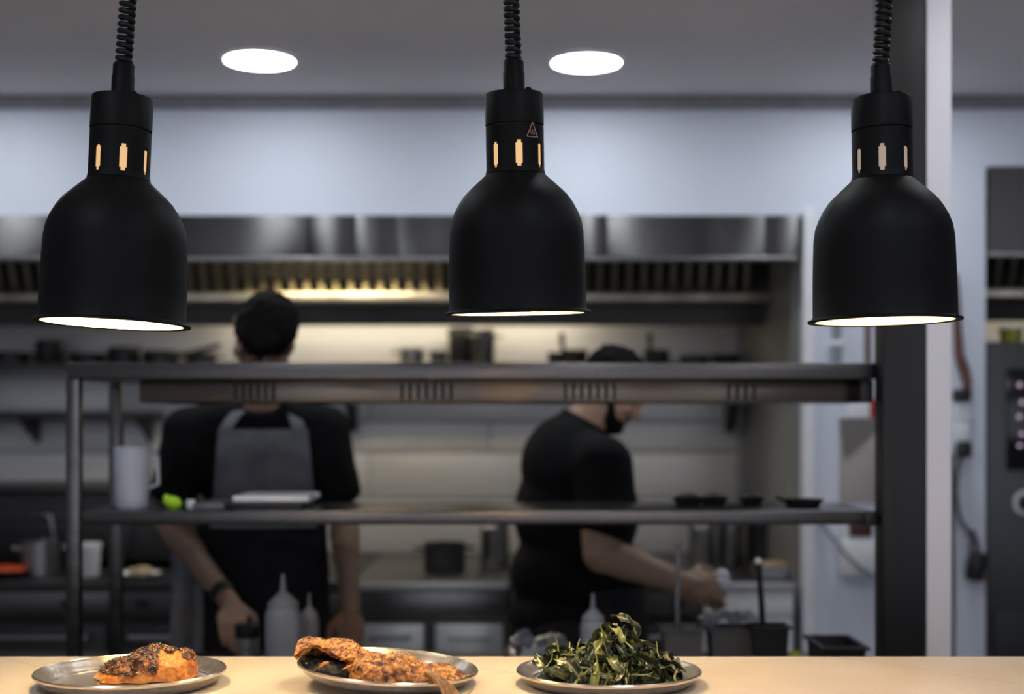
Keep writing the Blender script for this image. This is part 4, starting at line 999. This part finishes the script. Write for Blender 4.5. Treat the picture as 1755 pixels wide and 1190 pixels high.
# --- chef in the middle: in profile facing right, bent forward
D2 = 4.24
c2h = thing('person', (X(960, D2), D2, 0), 'person in black t-shirt bending to the right, bearded face half hidden by the shelf', 'person')
hc2 = P(1052, 664, 4.22); pel2 = P(965, 1080, D2)
sn, sf = P(1026, 800, 4.05), P(1015, 795, 4.42)
en, ef = P(1031, 950, 4.0), P(1060, 945, 4.44)
wn, wf_ = P(1172, 999, 3.99), P(1165, 1010, 4.30)
legs2 = []
for y_ in (-.10, .10):
    hp = pel2+Vector((0, y_, -.03)); legs2.append((hp, Vector((hp.x+.04, hp.y, .46)), Vector((hp.x-.03, hp.y, .09))))
nb2 = P(985, 748, 4.23)
def body2(bm):
    global R2, q2_
    R2, q2_ = head(bm, hc2, (.82, -.06, -.57), (.57, 0, .82))
    limb(bm, [nb2, hc2+Vector((-.03, 0, -.05))], [.07, .064])
    ellipsoid(bm, P(980, 800, D2), (.13, .17, .15)); ellipsoid(bm, P(990, 880, D2), (.175, .17, .19)); ellipsoid(bm, P(985, 985, D2), (.18, .165, .16)); ellipsoid(bm, pel2, (.15, .165, .13))
    limb(bm, [sn, nb2+Vector((0, 0, -.03)), sf], [.065, .08, .065])
    limb(bm, [sn, en], [.068, .056]); limb(bm, [en, en*.7+wn*.3, wn], [.053, .052, .031]); limb(bm, [sf, ef, wf_], [.065, .05, .031])
    hand(bm, wn, (1, .05, -.12), (-.1, .9, -.35), (.1, .4, 1), .75)
    hand(bm, wf_, (1, -.2, -.2), (-.1, -.8, -.5), (.1, -.3, 1), .6)
    for hp, kn, an in legs2:
        limb(bm, [hp, kn, an], [.095, .062, .045]); capsule(bm, an+Vector((-.03, 0, -.045)), .04, an+Vector((.15, 0, -.055)), .033)
blob('body', body2, .0065, 3, M['skin2'], c2h); face(q2_, R2, c2h)
def hair2(bm):
    ellipsoid(bm, q2_(-.016, 0, .038), (.100, .084, .088), R2); ellipsoid(bm, q2_(-.05, 0, -.015), (.055, .073, .07), R2)
blob('hair', hair2, .007, 2, M['hair'], c2h, .006)
def beard2(bm):
    ellipsoid(bm, q2_(.060, 0, -.094), (.040, .050, .034), R2)
    for k_ in (-1, 1): capsule(bm, q2_(.012, k_*.060, -.035), .012, q2_(.045, k_*.045, -.088), .020)
    ellipsoid(bm, q2_(.088, 0, -.052), (.013, .03, .008), R2)
blob('beard', beard2, .006, 2, M['hair'], c2h, .004)
def shirt2(bm):
    ellipsoid(bm, P(976, 800, D2), (.152, .195, .165)); ellipsoid(bm, P(988, 880, D2), (.195, .19, .205)); ellipsoid(bm, P(985, 985, D2), (.20, .185, .17)); ellipsoid(bm, pel2+Vector((0, 0, .04)), (.172, .185, .13))
    limb(bm, [sn, nb2+Vector((0, 0, -.03)), sf], [.088, .088, .088]); capsule(bm, nb2+Vector((-.01, 0, -.03)), .088, nb2+Vector((.035, 0, .05)), .080, flat=True)
    for a, b_ in ((sn, en), (sf, ef)): capsule(bm, a+Vector((.01, 0, 0)), .094, a*.45+b_*.55+Vector((.02, 0, 0)), .09); capsule(bm, a*.6+b_*.4+Vector((.015, 0, 0)), .092, a*.34+b_*.66+Vector((.02, 0, 0)), .092, flat=True)
blob('tshirt', shirt2, .009, 3, M['black_cloth'], c2h)
def trs2(bm):
    for hp, kn, an in legs2: limb(bm, [hp, kn], [.118, .085]); capsule(bm, kn, .085, an, .07, flat=True); capsule(bm, kn, .084, an*.8+kn*.2, .07)
    ellipsoid(bm, pel2, (.172, .185, .13))
blob('trousers', trs2, .010, 2, M['charcoal'], c2h)
for hp, kn, an in legs2:
    bm = B(); capsule(bm, an+Vector((-.03, 0, -.047)), .046, an+Vector((.16, 0, -.052)), .040)
    for v in bm.verts: v.co.z = max(0, v.co.z)
    obj('shoe', bm, M['black_cloth'], c2h, True)
def skirt2(u, v):
    a = (v-.5)*2.7; z = Z(1000, D2)-.45*u
    return Vector((X(985, D2)+(.215+.03*u)*math.cos(a)-.006*math.cos(v*24)*u, D2+(.20+.02*u)*math.sin(a), z))
sheet('waist_apron', skirt2, 16, 40, .004, M['charcoal'], c2h)
bm = B(); hcen = wn+Vector((.105, .035, -.005))
ellipsoid(bm, hcen, (.036, .03, .030)); ellipsoid(bm, hcen+Vector((.01, 0, .022)), (.022, .02, .018))
bmesh.ops.subdivide_edges(bm, edges=bm.edges[:], cuts=1)
for v in bm.verts: v.co += (v.co-hcen).normalized()*.006*noise.noise(v.co*70)
tag(obj('wiping_cloth', bm, M['paper']), 'small white crumpled cloth in the hand of the bending chef', 'cloth')
